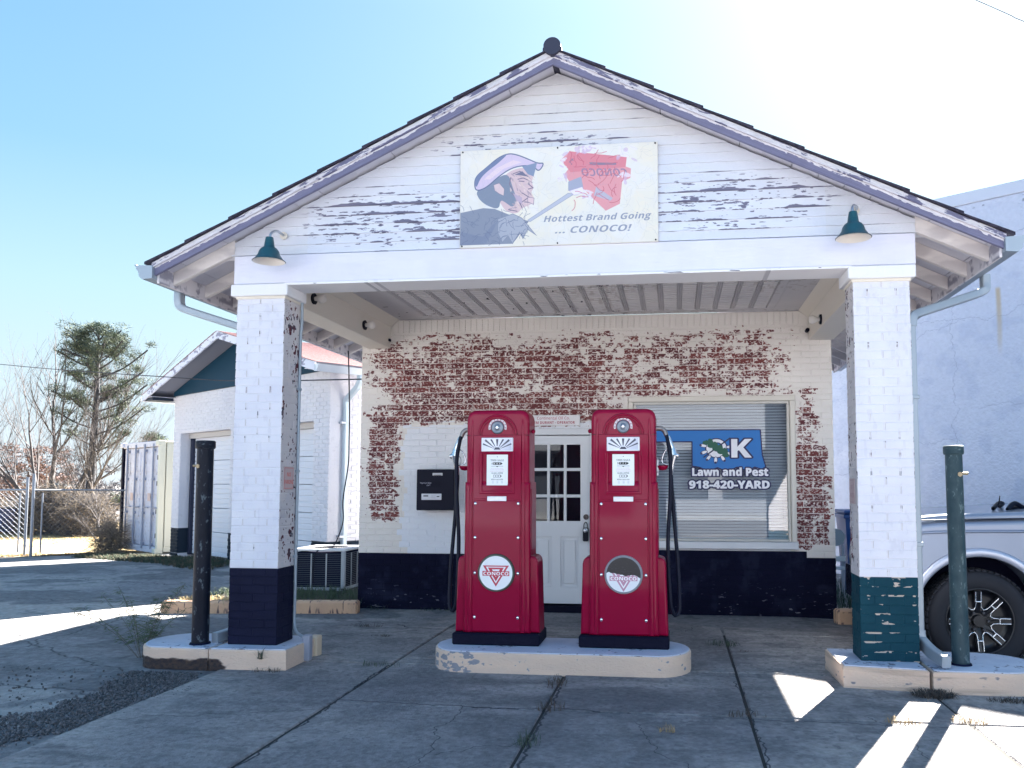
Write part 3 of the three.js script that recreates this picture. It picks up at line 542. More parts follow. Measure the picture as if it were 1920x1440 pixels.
{ // painted board in the gable
  const s = thing('painted_billboard', 'large cracked painted board of a smoking cowboy in the front gable', 'billboard', [2.60, 3.228, .03]);
  const board = canvasTex(2048, 1024, (c, W, H) => {
    const rnd = rng(77), P = (pts, fill, stroke, lw, hard) => { const N = pts.length, md = (i) => [(pts[i % N][0] + pts[(i + 1) % N][0]) / 2, (pts[i % N][1] + pts[(i + 1) % N][1]) / 2]; c.beginPath(); if (N > 6 && !hard) { c.moveTo(...md(0)); for (let i = 1; i <= N; i++) c.quadraticCurveTo(...pts[i % N], ...md(i)); } else pts.forEach(([x, y], i) => i ? c.lineTo(x, y) : c.moveTo(x, y)); c.closePath(); if (fill) { c.fillStyle = fill; c.fill(); } if (stroke) { c.strokeStyle = stroke; c.lineWidth = lw || 5; c.stroke(); } };
    c.fillStyle = '#dcd8d2'; c.fillRect(0, 0, W, H);
    for (let i = 0; i < 130; i++) { const x = rnd() * W, y = rnd() * H; c.fillStyle = `rgba(${rnd() < .5 ? '236,222,198' : '228,230,244'},.16)`; c.beginPath(); c.ellipse(x, y, 60 + rnd() * 200, 40 + rnd() * 90, rnd() * 3, 0, 7); c.fill(); }
    const k = W / 1700, o = [-98, -170], T = (pts) => pts.map(([x, y]) => [(x + o[0]) * k, (y + o[1]) * k * 1.0]);      // drawn on the grid of the sign
    // jacket and neckerchief
    P(T([[98, 715], [300, 680], [400, 690], [560, 760], [700, 810], [600, 950], [560, 1000], [98, 1000]]), '#646e8a', null, 0, 1);
    P(T([[98, 880], [300, 930], [380, 830], [430, 800], [330, 990], [98, 1000]]), '#566284', null, 0, 1);
    P(T([[430, 780], [560, 740], [640, 780], [760, 930], [690, 880], [650, 960], [620, 900], [560, 1000], [520, 930], [470, 985], [430, 900]]), '#8e94aa', '#5c6684', 6, 1);
    // head
    P(T([[400, 500], [520, 360], [690, 330], [740, 420], [720, 470], [745, 520], [715, 560], [745, 610], [735, 660], [640, 690], [600, 745], [500, 720], [450, 640], [390, 560]]), '#c9a9b2');
    P(T([[230, 520], [420, 420], [520, 380], [560, 520], [600, 620], [560, 690], [500, 640], [450, 610], [440, 700], [330, 660], [260, 600]]), '#5c6a88'); for (let i = 0; i < 46; i++) { const x = 540 + rnd() * 190, y = 400 + rnd() * 280, l = 12 + rnd() * 34; c.save(); c.translate((x - 98) * k, (y - 170) * k); c.rotate(.5 + rnd() * .9); c.fillStyle = ['rgba(226,200,198,.6)', 'rgba(96,80,112,.45)', 'rgba(214,184,176,.6)', 'rgba(176,140,150,.6)'][i % 4]; c.beginPath(); c.ellipse(0, 0, l, 4 + rnd() * 6, 0, 0, 7); c.fill(); c.restore(); }
    P(T([[390, 480], [440, 465], [485, 520], [480, 580], [440, 560], [400, 530]]), '#cfb2ba', '#5a5a78', 5);
    for (const l of [[[560, 390], [620, 370], [690, 420]], [[600, 440], [650, 430], [690, 450]], [[610, 455], [660, 462]], [[690, 480], [735, 520], [690, 530]], [[640, 560], [700, 600], [640, 640]], [[560, 560], [620, 640], [640, 690]], [[540, 420], [530, 480], [560, 540]], [[660, 640], [740, 650]], [[520, 700], [600, 720]]]) { c.beginPath(); T(l).forEach(([x, y], i) => i ? c.lineTo(x, y) : c.moveTo(x, y)); c.strokeStyle = '#5c4c6c'; c.lineWidth = 10; c.stroke(); }
    P(T([[570, 400], [640, 370], [690, 420], [620, 405]]), '#4a4a70'); P(T([[560, 560], [640, 600], [640, 660], [590, 620]]), '#a890b0'); P(T([[690, 600], [745, 610], [740, 665], [690, 640]]), '#d8b8c0', '#6c5c7c', 5);
    // hat
    P(T([[220, 480], [230, 400], [320, 330], [430, 240], [520, 207], [600, 225], [700, 270], [780, 310], [835, 305], [785, 385], [740, 330], [640, 320], [540, 340], [430, 410], [330, 500], [240, 530]]), '#c6b2d2', '#3c4c78', 12);
    P(T([[225, 470], [240, 390], [340, 310], [480, 220], [520, 207], [430, 290], [330, 360], [270, 420], [240, 500]]), '#4a5c8c'); P(T([[640, 330], [770, 300], [740, 420], [690, 400]]), '#62759c');
    P(T([[300, 430], [420, 330], [560, 270], [640, 290], [480, 340], [360, 430]]), '#dcc4d4');
    // stem and smouldering shield
    P(T([[690, 800], [1040, 580], [1090, 590], [710, 815]]), '#a6acc4', '#7880a0', 5);
    P(T([[970, 290], [1050, 215], [1540, 290], [1530, 370], [1575, 390], [1570, 470], [1500, 500], [1480, 690], [1360, 745], [1180, 560], [1040, 560], [1060, 500], [1010, 410], [1040, 370]]), '#d8808e', null, 0, 1);
    P(T([[1050, 215], [1540, 290], [1530, 375], [1060, 400], [1000, 310]]), '#d06478'); P(T([[1040, 480], [1150, 440], [1170, 540], [1040, 560]]), '#8a90b0'); P(T([[1280, 530], [1420, 640], [1400, 660], [1260, 610]]), '#a6a2bc');
    P(T([[1220, 320], [1450, 335], [1450, 352], [1230, 345]]), '#6c5878');
    c.save(); c.translate((1355 - 98) * k, (425 - 170) * k); c.rotate(.05); c.scale(-1, 1); c.font = 'italic bold ' + 92 * k + 'px sans-serif'; c.textAlign = 'center'; c.fillStyle = '#7e5f86'; c.fillText('CONOCO', 0, 20 * k); c.restore();
    c.save(); c.translate((1040 - 98) * k, (300 - 170) * k); c.rotate(.9); c.font = 'bold ' + 70 * k + 'px sans-serif'; c.fillStyle = '#7e4f72'; c.fillText('t.', 0, 0); c.restore();
    P(T([[1050, 560], [1160, 530], [1180, 580], [1090, 600]]), '#e6dcec', '#b09cc4', 4);
    for (let i = 0; i < 70; i++) { const q = rnd(), cx = q < .3 ? 960 + rnd() * 60 : q < .6 ? 1100 + rnd() * 180 : q < .85 ? 1460 + rnd() * 150 : 1160 + rnd() * 70, cy = q < .3 ? 190 + rnd() * 270 : q < .6 ? 170 + rnd() * 60 : q < .85 ? 190 + rnd() * 330 : 570 + rnd() * 70; c.fillStyle = rnd() < .5 ? 'rgba(190,160,200,.6)' : 'rgba(228,220,236,.75)'; c.beginPath(); c.ellipse((cx - 98) * k, (cy - 170) * k, 10 + rnd() * 40, 6 + rnd() * 18, rnd() * 3, 0, 7); c.fill(); }
    // fine craquelure, reddish in the shield
    const crack = (x, y, n, st, col, lw) => { let a = rnd() * 7; c.beginPath(); c.moveTo(x, y); for (let i = 0; i < n; i++) { a += (rnd() - .5) * 1.3; x += Math.cos(a) * st; y += Math.sin(a) * st; c.lineTo(x, y); } c.strokeStyle = col; c.lineWidth = lw; c.stroke(); };
    for (let i = 0; i < 300; i++) crack(rnd() * W, rnd() * H, 7, 16, 'rgba(130,136,160,.35)', 2);
    for (let i = 0; i < 60; i++) crack((100 + rnd() * 600 - 98) * k, (700 + rnd() * 290 - 170) * k, 6, 16, 'rgba(50,64,104,.8)', 4);
    for (let i = 0; i < 34; i++) crack((1060 + rnd() * 440 - 98) * k, (240 + rnd() * 440 - 170) * k, 5, 26, 'rgba(184,60,88,.8)', 7);
    c.fillStyle = 'rgba(222,219,217,.26)'; c.fillRect(0, 0, W, H); c.fillStyle = '#8d94a8'; c.textAlign = 'left'; const tx = (t, x, y, w, s) => { c.save(); c.font = 'italic bold ' + s * k + 'px sans-serif'; c.translate((x - 98) * k, (y - 170) * k); c.scale(w * k / c.measureText(t).width, 1); c.fillText(t, 0, 0); c.restore(); };
    tx('Hottest Brand Going', 820, 822, 915, 74); tx('... CONOCO!', 918, 925, 650, 78);
  });
  const bgeo = cbox(-.765, .765, 0, .772, -.009, .009, .002);
  part(s, 'board', bgeo, mat([.72, .69, .66], .55)); part(s, 'painting', plane(1.522, .764, 0, .386, .0105), mat(null, .55, { map: board }), 'faded cowboy painting with a burning red shield and grey slogan');
  for (const x of [-.745, 0, .745]) for (const y of [.014, .758]) part(s, 'screw', new THREE.CylinderGeometry(.006, .006, .008, 8).rotateX(Math.PI / 2).translate(x, y, .013), M.navy);
}
{ // gooseneck lamps
  const green = mat([.012, .075, .10], .4), white = mat([.78, .74, .70], .5);
  const prof = [[.030, .150], [.036, .138], [.040, .112], [.060, .098], [.074, .078], [.083, .048], [.102, .020], [.124, 0]].map(([x, y]) => new THREE.Vector2(x, y));
  const shade = new THREE.LatheGeometry(prof, 28), lin = new THREE.LatheGeometry(prof.map((p) => new THREE.Vector2(Math.max(.004, p.x - .004), p.y - .003)), 28);
  for (const [x, y, lab, gx] of [[.392, 3.116, 'green metal gooseneck lamp over the left pillar', .395], [4.735, 3.142, 'green metal gooseneck lamp over the right pillar', 4.80]]) {
    const l = thing('gooseneck_lamp', lab, 'lamp', [x, y, .25], 0, 'green lamps on the canopy front');
    part(l, 'shade', shade, green); part(l, 'shade_lining', lin, white); part(l, 'socket', new THREE.CylinderGeometry(.028, .036, .045, 16).translate(0, .165, 0), green);
    part(l, 'neck', tube([[0, .17, 0], [.002, .225, -.02], [(gx - x) * .5, .268, -.10], [(gx - x), .272, -.17], [gx - x, .268, -.228]], .010, 24, 8), M.steel); part(l, 'wall_plate', new THREE.CylinderGeometry(.03, .03, .012, 16).rotateX(Math.PI / 2).translate(gx - x, .268, -.222), M.cream);
    part(l, 'bulb', new THREE.SphereGeometry(.03, 14, 10).scale(1, 1.3, 1).translate(0, .07, 0), white);
  }
  for (const [x, y, z, s, lab] of [[.216, 3.09, -.92, 1, 'round black lamp socket on the left beam, nearer the pillar'], [.216, 3.085, -2.16, 1, 'round black lamp socket on the left beam, nearer the wall'], [4.924, 3.04, -2.18, -1, 'round black lamp socket on the right beam']]) {
    const l = thing('lamp_socket', lab, 'lamp', [x, y, z], 0, 'lamp sockets under the canopy');
    part(l, 'base', new THREE.CylinderGeometry(.048, .052, .018, 20).rotateZ(Math.PI / 2).translate(s * .009, 0, 0), M.black);
    part(l, 'bulb', new THREE.LatheGeometry([[.001, 0], [.03, .006], [.042, .03], [.038, .055], [.022, .085], [.018, .11]].map(([a, b]) => new THREE.Vector2(a, b)), 18).rotateZ(s * Math.PI / 2).translate(s * .122, 0, 0), white);
  }
}
{ // conduit down the left pillar
  const c = thing('electrical_conduit', 'thin grey conduit pipe down the side of the left pillar', 'conduit', [.42, .165, -.268]);
  const pts = [[0, 2.83, 0], [.004, 2.62, 0], [.002, 2.5, 0], [-.004, 2.3, 0], [0, .45, 0], [0, .16, 0], [.03, .07, .03], [.10, .035, .06], [.14, .03, .07]];
  part(c, 'pipe', tube(pts, .0125, 90, 8), M.galv); for (const y of [.66, 1.35, 2.02]) part(c, 'clip', box(-.002, y, .006, .034, .02, .03), M.galv);
  part(c, 'junction_box', cbox(.115, .175, -.15, .05, .035, .095, .006), mat([.30, .32, .40], .5)); part(c, 'riser', rod([.145, -.17, .065], [.145, -.12, .065], .014, .014, 8), M.steel);
}
// ---------------------------------------------------------------- pump islands
function islandPaint(seed, kind) {
  return tex(1024, 128, (u, v) => {
    const x = u * 3, y = v * .2, d = fbm(x * 4 + seed, y * 20, 4), n = fbm(x * 11 + seed * 3, y * 26, 4), n2 = fbm(x * 44, y * 60 + seed, 3);
    let c = mix3([228, 200, 178], [212, 188, 172], d);
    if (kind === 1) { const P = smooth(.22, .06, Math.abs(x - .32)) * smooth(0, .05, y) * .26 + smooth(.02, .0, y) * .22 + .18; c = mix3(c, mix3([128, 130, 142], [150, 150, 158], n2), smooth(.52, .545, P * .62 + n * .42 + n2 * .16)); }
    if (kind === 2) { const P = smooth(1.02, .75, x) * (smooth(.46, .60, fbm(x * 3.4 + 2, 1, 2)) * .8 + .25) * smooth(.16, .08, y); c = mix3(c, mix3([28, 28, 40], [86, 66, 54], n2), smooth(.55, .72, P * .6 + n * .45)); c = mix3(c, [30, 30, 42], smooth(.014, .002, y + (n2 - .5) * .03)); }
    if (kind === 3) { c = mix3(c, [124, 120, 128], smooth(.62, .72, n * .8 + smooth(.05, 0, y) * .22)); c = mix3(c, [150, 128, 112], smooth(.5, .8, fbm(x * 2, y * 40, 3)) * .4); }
    return c;
  }, true, true);
}
const topPaint = mat(null, .75, { map: tex(512, 512, (u, v) => { const n = fbm(u * 9, v * 9, 4), n2 = fbm(u * 40, v * 40, 3); return mix3(mix3([206, 208, 220], [182, 186, 204], n), [96, 96, 110], smooth(.62, .70, n2 * .5 + fbm(u * 5 + 7, v * 5, 3) * .5)); }, true, true), bumpMap: grainFine, bumpScale: .003 });
function island(name, label, segments, x0, paint) {
  const g = thing(name, label, 'kerb island', [0, 0, 0], 0, null), m = mat(null, .8, { map: paint, bumpMap: rep(grain, 6, 1), bumpScale: .006 });
  for (const pts of segments) {
    const body = extrude(pts.map(([x, z]) => [x, -z]), .20, .010, [], 2); body.rotateX(-Math.PI / 2); body.translate(0, -.043, 0);
    part(g, 'kerb', mapUV(nonIndexed(body), (x, y, z, nx, ny) => [(x - x0 - (Math.abs(nx) > .7 ? z : 0)) / 3, (y + .03) / .2]), m);
    const c = pts.reduce((a, p) => [a[0] + p[0] / pts.length, a[1] + p[1] / pts.length], [0, 0]);
    const ins = pts.map(([x, z]) => [x + Math.sign(c[0] - x) * Math.min(.012, Math.abs(c[0] - x)), z + Math.sign(c[1] - z) * Math.min(.012, Math.abs(c[1] - z))]);
    const t = extrude(ins.map(([x, z]) => [x, -z]), .012, .003, [], 1); t.rotateX(-Math.PI / 2); t.translate(0, .153, 0); part(g, 'painted_top', boxUV(nonIndexed(t)), topPaint);
  }
  return g;
}
const roundEnd = (cx, cz, rx, rz, a0, a1, n = 12) => Array.from({ length: n + 1 }, (_, i) => { const a = (a0 + (a1 - a0) * i / n) * R; return [cx + rx * Math.cos(a), cz + rz * Math.sin(a)]; });
island('pump_island', 'long rounded cream kerb island under the two red pumps', [[...roundEnd(1.86, -.285, .255, .315, 90, 270), ...roundEnd(3.33, -.285, .255, .315, -90, 90)]], 1.55, islandPaint(2, 1));
island('pillar_island', 'mould stained cream kerb island under the left pillar', [[...roundEnd(-.48, -.14, .24, .30, 90, 270), [-.062, -.44], [-.058, .165]], [[-.05, .165], [-.045, -.44], [.36, -.44], [.545, -.43], [.552, -.30], [.553, .135], [.45, .15]]], -.75, islandPaint(5, 2));
part(scene.children[scene.children.length - 1], 'kerb_stub', cbox(.50, .575, -.03, .172, -.46, -.355, .008), mat([.70, .55, .40], .8));
island('pillar_island', 'plain cream kerb island under the right pillar, cracked in two', [[[4.60, -.44], [4.62, .155], [5.168, .235], [5.172, -.44]], [[5.186, -.43], [5.184, .262], [5.6, .268], ...roundEnd(5.66, -.075, .33, .343, 90, -90, 12), [5.5, -.42]]], 4.5, islandPaint(9, 3));
// ---------------------------------------------------------------- petrol pumps
const red = mat([.27, .0016, .034], .4, { clearcoat: .35, clearcoatRoughness: .07, specularIntensity: .1, bumpMap: rep(grain, .35), bumpScale: .004 });
const redDark = mat([.07, .001, .008], .5), plateM = mat([.62, .64, .72], .35, { metalness: .5 });
const sunburst = canvasTex(512, 206, (c, W, H) => {
  const gr = c.createLinearGradient(0, 0, W, H); gr.addColorStop(0, '#d9dae6'); gr.addColorStop(.4, '#f0f0f8'); gr.addColorStop(1, '#bfc2d4'); c.fillStyle = gr; c.fillRect(0, 0, W, H);
  c.fillStyle = '#3c4056'; const ox = W / 2, oy = H * .92;
  for (const [a, w] of [[-90, 6.5], [-59, 4.6], [-121, 4.6], [-38, 3.6], [-142, 3.6], [-22, 2.6], [-158, 2.6]]) { const r0 = 62, r1 = a === -90 ? 178 : Math.abs(a + 90) < 40 ? 206 : Math.abs(a + 90) < 60 ? 262 : 262; c.beginPath(); for (const [b, r] of [[a - w, r0], [a - w * 1.05, r1], [a + w * 1.05, r1], [a + w, r0]]) { const x = ox + Math.cos(b * R) * r, y = oy + Math.sin(b * R) * r; c.lineTo(x, Math.max(14, y)); } c.closePath(); c.fill(); }
  c.beginPath(); c.moveTo(ox - 58, oy - 4); c.lineTo(ox - 34, oy - 42); c.lineTo(ox + 34, oy - 42); c.lineTo(ox + 58, oy - 4); c.closePath(); c.fill();
  c.strokeStyle = '#f4f4fa'; c.lineWidth = 10; c.strokeRect(4, 4, W - 8, H - 8);
});
const cardTex = (digits) => canvasTex(512, 800, (c, W, H) => {
  c.fillStyle = '#eef2f4'; c.fillRect(0, 0, W, H); c.textAlign = 'center'; c.fillStyle = '#15181f';
  c.beginPath(); c.arc(W / 2, 52, 9, 0, 7); c.fill();
  c.font = 'bold 62px serif'; c.fillText('THIS SALE', W / 2, 158); c.font = 'bold 72px serif'; c.fillText('$', 132, 238);
  c.fillRect(158, 182, 176, 62); c.beginPath(); c.moveTo(334, 182); c.lineTo(372, 196); c.lineTo(384, 213); c.lineTo(372, 230); c.lineTo(334, 244); c.fill();
  c.fillStyle = '#f4f6f8'; for (let i = 0; i < 3; i++) { c.font = 'bold 52px sans-serif'; c.fillText(digits[i], 190 + i * 62, 232); }
  c.fillStyle = '#15181f'; c.fillRect(110, 272, 292, 7); c.beginPath(); c.moveTo(220, 276); c.lineTo(256, 300); c.lineTo(292, 276); c.fill();
  c.fillStyle = '#c490a4'; c.font = '24px serif'; for (let i = 0; i < 3; i++) c.fillText(['SALES TAX AND FEDERAL', 'TAX INCLUDED IN THE PRICE', 'SHOWN ON THIS PUMP HEAD'][i], W / 2, 334 + i * 36, 380);
  c.fillStyle = '#15181f'; c.font = 'bold 56px serif'; c.fillText('GALLONS', W / 2, 462); for (let i = 0; i < 3; i++) { c.lineWidth = 8; c.strokeStyle = '#15181f'; c.strokeRect(166 + i * 62, 486, 44, 56); } c.beginPath(); c.moveTo(340, 482); c.lineTo(366, 514); c.lineTo(340, 546); c.fill();
  c.font = 'bold 44px serif'; c.fillText('PER GALLON', W / 2, 610); c.fillStyle = '#9aa6b2'; for (let i = 0; i < 3; i++) { c.strokeStyle = '#9aa6b2'; c.lineWidth = 4; c.strokeRect(134 + i * 112, 632, 34, 54); c.font = '40px serif'; c.fillText(['1', '8', '9'][i], 151 + i * 112, 674); }
  c.fillStyle = '#c4ccd4'; c.fillRect(40, 736, W - 80, 10); c.fillRect(100, 758, W - 200, 6);
});
const medalTex = (torn) => canvasTex(512, 512, (c, W) => {
  const h = W / 2; c.fillStyle = torn ? '#12141f' : '#eef0f4'; c.fillRect(0, 0, W, W); const rnd = rng(4);
  c.save();
  if (torn) { c.beginPath(); c.moveTo(0, 512); c.lineTo(0, 250); let x = 0, y = 236; while (x < 512) { x += 14 + rnd() * 14; y += (rnd() - .5) * 26 + (x < 250 ? -.5 : 2.5); c.lineTo(x, y); } c.lineTo(512, 512); c.closePath(); c.clip(); c.fillStyle = '#e8eaf0'; c.fillRect(0, 0, W, W); }
  const dn = torn ? 44 : 0, redC = torn ? '#c08ca4' : '#bf2f48';
  const T = (s) => { const y0 = h - 104 * s + dn + (1 - s) * -28, y1 = h + 196 * s * .96 + dn; c.beginPath(); c.moveTo(h - 186 * s, y0); c.lineTo(h + 186 * s, y0); c.lineTo(h, y1); c.closePath(); };
  c.fillStyle = redC; T(1); c.fill(); c.fillStyle = '#f0f0f4'; T(.78); c.fill(); c.fillStyle = redC; T(.62); c.fill(); c.fillStyle = '#f0f0f4'; T(.30); c.fill();
  c.fillStyle = redC; c.fillRect(h - 192, h - 26 + dn, 384, 66); c.fillStyle = '#f6f6fa'; c.font = 'bold 64px sans-serif'; c.textAlign = 'center'; c.save(); c.translate(h, h + 31 + dn); c.scale(368 / c.measureText('CONOCO').width, 1); c.fillText('CONOCO', 0, 0); c.restore();
  c.restore();
  if (torn) for (let i = 0; i < 60; i++) { c.fillStyle = 'rgba(150,154,170,.25)'; c.fillRect(rnd() * W, rnd() * 236, 6 + rnd() * 22, 2 + rnd() * 4); }
  c.lineWidth = 22; c.strokeStyle = torn ? '#7c828e' : '#33453f'; c.beginPath(); c.arc(h, h, h - 9, 0, 7); c.stroke();
});
function pump(label, x, z, s, digits, torn) {
  const g = thing('petrol_pump', label, 'petrol pump', [x, .165, z]);
  part(g, 'plinth', cbox(-.345, .345, 0, .092, -.18, .18, .010), M.navy);
  const low = [[-.266, .09], [.266, .09], [.262, 1.262], [-.262, 1.262]];
  part(g, 'body', merge([extrude(low, .315, .03, [], 4).translate(0, 0, -.1575)]), red);
  const up = new THREE.Shape(); up.moveTo(-.252, 1.235); up.lineTo(.252, 1.235); up.lineTo(.252, 1.745); up.quadraticCurveTo(.252, 1.832, .17, 1.832); up.lineTo(-.17, 1.832); up.quadraticCurveTo(-.252, 1.832, -.252, 1.745); up.closePath();
  part(g, 'pump_head', extrude(up, .30, .035, [], 5).translate(0, 0, -.15), red);
  for (const k of [-1, 1]) {
    const f = new THREE.Shape(); f.moveTo(k * .24, .092); f.lineTo(k * .337, .092); f.lineTo(k * .322, .62); f.quadraticCurveTo(k * .320, .682, k * .268, .684); f.lineTo(k * .24, .684); f.closePath();
    part(g, 'side_fender', extrude(f, .255, .018, [], 3).translate(0, 0, -.135), red);
    part(g, 'corner_moulding', merge([tube([[k * .212, .10, .150], [k * .211, .6, .150], [k * .209, 1.25, .150]], .018, 12, 10), tube([[k * .206, 1.25, .142], [k * .204, 1.58, .142], [k * .200, 1.77, .134], [k * .19, 1.815, .10]], .015, 18, 10)]), red);
    part(g, 'side_panel', cbox(Math.min(k * .262, k * .2665), Math.max(k * .262, k * .2665), .72, 1.21, -.115, .095, .002), red);
  }
  part(g, 'front_panel', cbox(-.188, .188, .105, 1.118, .150, .1635, .004), red);
  part(g, 'head_panel', extrude([[-.192, 1.128], [.192, 1.128], [.192, 1.632], [-.192, 1.632]], .012, .004, [[[-.132, 1.178], [.132, 1.178], [.132, 1.497], [-.132, 1.497]]]).translate(0, 0, .148), red);
  part(g, 'card_frame', extrude([[-.142, 1.168], [.142, 1.168], [.142, 1.50], [-.142, 1.50]], .016, .007, [[[-.118, 1.194], [.118, 1.194], [.118, 1.484], [-.118, 1.484]]]).translate(0, 0, .150), red);
  part(g, 'price_card', cbox(-.085, .085, 1.214, 1.478, .148, .156, .003), mat([.80, .82, .84], .4));
  part(g, 'card_print', plane(.168, .262, 0, 1.346, .1567), mat(null, .35, { map: cardTex(digits) }), 'white sale card with black lettering');
  part(g, 'sunburst_frame', cbox(-.128, .128, 1.502, 1.611, .152, .164, .004), mat([.66, .67, .74], .35)); part(g, 'sunburst_glass', plane(.240, .100, 0, 1.5565, .1647), mat(null, .18, { map: sunburst }), 'silver glass with dark rising rays');
  part(g, 'name_plate', cbox(-.077, .077, 1.112, 1.151, .160, .168, .004), plateM);
  part(g, 'head_seam', cbox(-.250, .250, 1.629, 1.634, .10, .1515, .001), redDark);
  part(g, 'arch_moulding', merge([new THREE.TorusGeometry(.150, .010, 10, 40, Math.PI).translate(0, 1.636, .150), new THREE.TorusGeometry(.128, .006, 8, 36, Math.PI).translate(0, 1.636, .150)]), red);
  const dial = part(g, 'dial', new THREE.LatheGeometry([[.001, .020], [.018, .020], [.020, .014], [.034, .010], [.038, .016], [.048, .014], [.052, 0], [.052, -.01]].map(([a, b]) => new THREE.Vector2(a, b)), 32).rotateX(Math.PI / 2).translate(0, 1.692, .150), mat([.20, .23, .28], .35, { metalness: .6 }));
  part(dial, 'dial_hub', merge([cbox(-.014, .014, 1.686, 1.698, .168, .178, .003).translate(0, 0, 0), cbox(-.006, .006, 1.678, 1.706, .168, .179, .003)]), M.chrome);
  part(dial, 'dial_scale', new THREE.RingGeometry(.056, .073, 36, 1, -.25, Math.PI + .5).translate(0, 1.692, .1515), mat([.74, .66, .70], .5));
  const ticks = []; for (let i = 0; i < 9; i++) { const a = -.05 + i * (Math.PI + .1) / 8; ticks.push(new THREE.BoxGeometry(.006, .009, .002).rotateZ(a - Math.PI / 2).translate(Math.cos(a) * .0645, 1.692 + Math.sin(a) * .0645, .153)); }
  part(dial, 'scale_mark', merge(ticks), mat([.30, .06, .12], .6));
  const md = part(g, 'medallion', new THREE.CylinderGeometry(.143, .148, .014, 48).rotateX(Math.PI / 2).translate(0, .556, .170), mat(torn ? [.30, .32, .36] : [.03, .06, .05], .4), torn ? 'round enamel badge with its upper half torn off' : 'round white enamel badge with a red triangle');
  part(md, 'badge_print', new THREE.CircleGeometry(.142, 48).translate(0, .556, .1782), mat(null, .3, { map: medalTex(torn) }));
  for (const y of [1.093, .828, .552, .212]) for (const k of [-1, 1]) part(g, 'bolt', new THREE.SphereGeometry(.0115, 12, 8).scale(1, 1.2, .6).translate(k * .171, y, .166), M.chrome);
  part(g, 'side_knob', new THREE.SphereGeometry(.018, 12, 8).translate(-s * .268, 1.665, .05), red);
  // hose, nozzle and its hook on side s
  const H = (l) => l.map(([a, b, c]) => [s * a, b, c]);
  part(g, 'hose_fitting', tube(H([[.235, 1.685, .0], [.29, 1.684, .0], [.318, 1.662, .005], [.33, 1.63, .01]]), .019, 14, 10), mat([.36, .33, .32], .4, { metalness: .7 }));
  part(g, 'hose', tube(H([[.33, 1.635, .01], [.343, 1.58, .02], [.362, 1.42, .03], [.358, 1.15, .03], [.338, .78, .03], [.352, .36, .02], [.376, .245, 0], [.405, .235, -.02], [.424, .30, -.03], [.415, .6, -.03], [.386, .98, -.03], [.368, 1.25, -.02], [.366, 1.335, -.015]]), .0155, 140, 10), M.rubber);
  const nz = part(g, 'nozzle', merge([rod(H([[.366, 1.32, -.015]])[0], H([[.374, 1.40, -.01]])[0], .017, .020, 12), rod(H([[.374, 1.40, -.01]])[0], H([[.388, 1.475, 0]])[0], .020, .030, 14), rod(H([[.388, 1.475, 0]])[0], H([[.378, 1.53, 0]])[0], .030, .022, 14), rod(H([[.378, 1.53, 0]])[0], H([[.345, 1.625, .0]])[0], .019, .013, 12), new THREE.SphereGeometry(.022, 12, 8).translate(s * .412, 1.472, 0)]), M.chrome);
  part(nz, 'lever', tube(H([[.372, 1.395, 0], [.33, 1.40, 0], [.300, 1.415, 0], [.297, 1.45, 0], [.318, 1.50, 0], [.345, 1.525, 0], [.372, 1.53, 0]]), .0055, 40, 6), M.chrome);
  part(nz, 'trigger', tube(H([[.374, 1.475, 0], [.345, 1.468, 0], [.333, 1.44, 0], [.338, 1.41, 0], [.352, 1.395, 0]]), .0045, 24, 6), M.steel);
  part(g, 'nozzle_hook', new THREE.LatheGeometry([[.001, -.022], [.03, -.016], [.044, .004], [.046, .016], [.040, .016], [.028, -.004], [.001, -.008]].map(([a, b]) => new THREE.Vector2(a, b)), 20).translate(s * .298, 1.375, .01), red);
  part(g, 'hook_bracket', merge([box(s * .262, 1.39, .01, .02, .10, .05, .004), box(s * .262, 1.325, .01, .02, .03, .03, .004)]), M.steel);
  return g;
}
pump('left red petrol pump with a whole round white badge', 2.085, -.39, -1, '000', false);
pump('right red petrol pump with a torn, half black badge', 3.078, -.39, 1, '777', true);
// ---------------------------------------------------------------- bollards
function bollard(label, x, z, h, r, rgb, lean, bs) {
  const g = thing('bollard', label, 'bollard', [x, .163, z]); g.rotation.z = lean;
  const a = rgb.map((v) => v * 255 * 1), m = mat(null, .45, { specularIntensity: .35, map: tex(256, 512, (u, v) => { const n = fbm(u * 8, v * 22, 4), q = fbm(u * 20, v * 50, 3); return mix3(mix3(a, [a[0] * 1.5 + 6, a[1] * 1.25 + 6, a[2] * 1.15 + 6], n), [120, 136, 140], smooth(.62, .76, q * .6 + n * .4) * .6); }), bumpMap: grainCoarse, bumpScale: .002 });
  part(g, 'post', new THREE.CylinderGeometry(r, r * 1.02, h - .045, 28).translate(0, (h - .045) / 2, 0), m);
  part(g, 'cap', new THREE.LatheGeometry([[.001, h - .002], [r * 1.08, h - .002], [r * 1.2, h - .012], [r * 1.2, h - .055], [r * 1.12, h - .066], [r * .98, h - .066]].map(([p, q]) => new THREE.Vector2(p, q)), 28), m);
  part(g, 'bolt', merge([new THREE.CylinderGeometry(.017, .017, .02, 6).rotateX(Math.PI / 2).translate(bs * r * .35, h - .205, r * .95), new THREE.CylinderGeometry(.010, .010, .05, 8).rotateZ(Math.PI / 2).translate(bs * (r + .006), h - .20, .01)]), mat([.34, .27, .18], .5, { metalness: .6 }));
  part(g, 'base_ring', new THREE.CylinderGeometry(r * 1.18, r * 1.28, .014, 24).translate(0, .007, 0), M.dark);
}
bollard('near black steel bollard beside the left pillar', -.222, 0, 1.592, .063, [.05, .075, .13], .004, -1);
bollard('weathered teal steel bollard in front of the pickup', 5.435, .036, 1.525, .057, [.15, .235, .275], .004, 1);
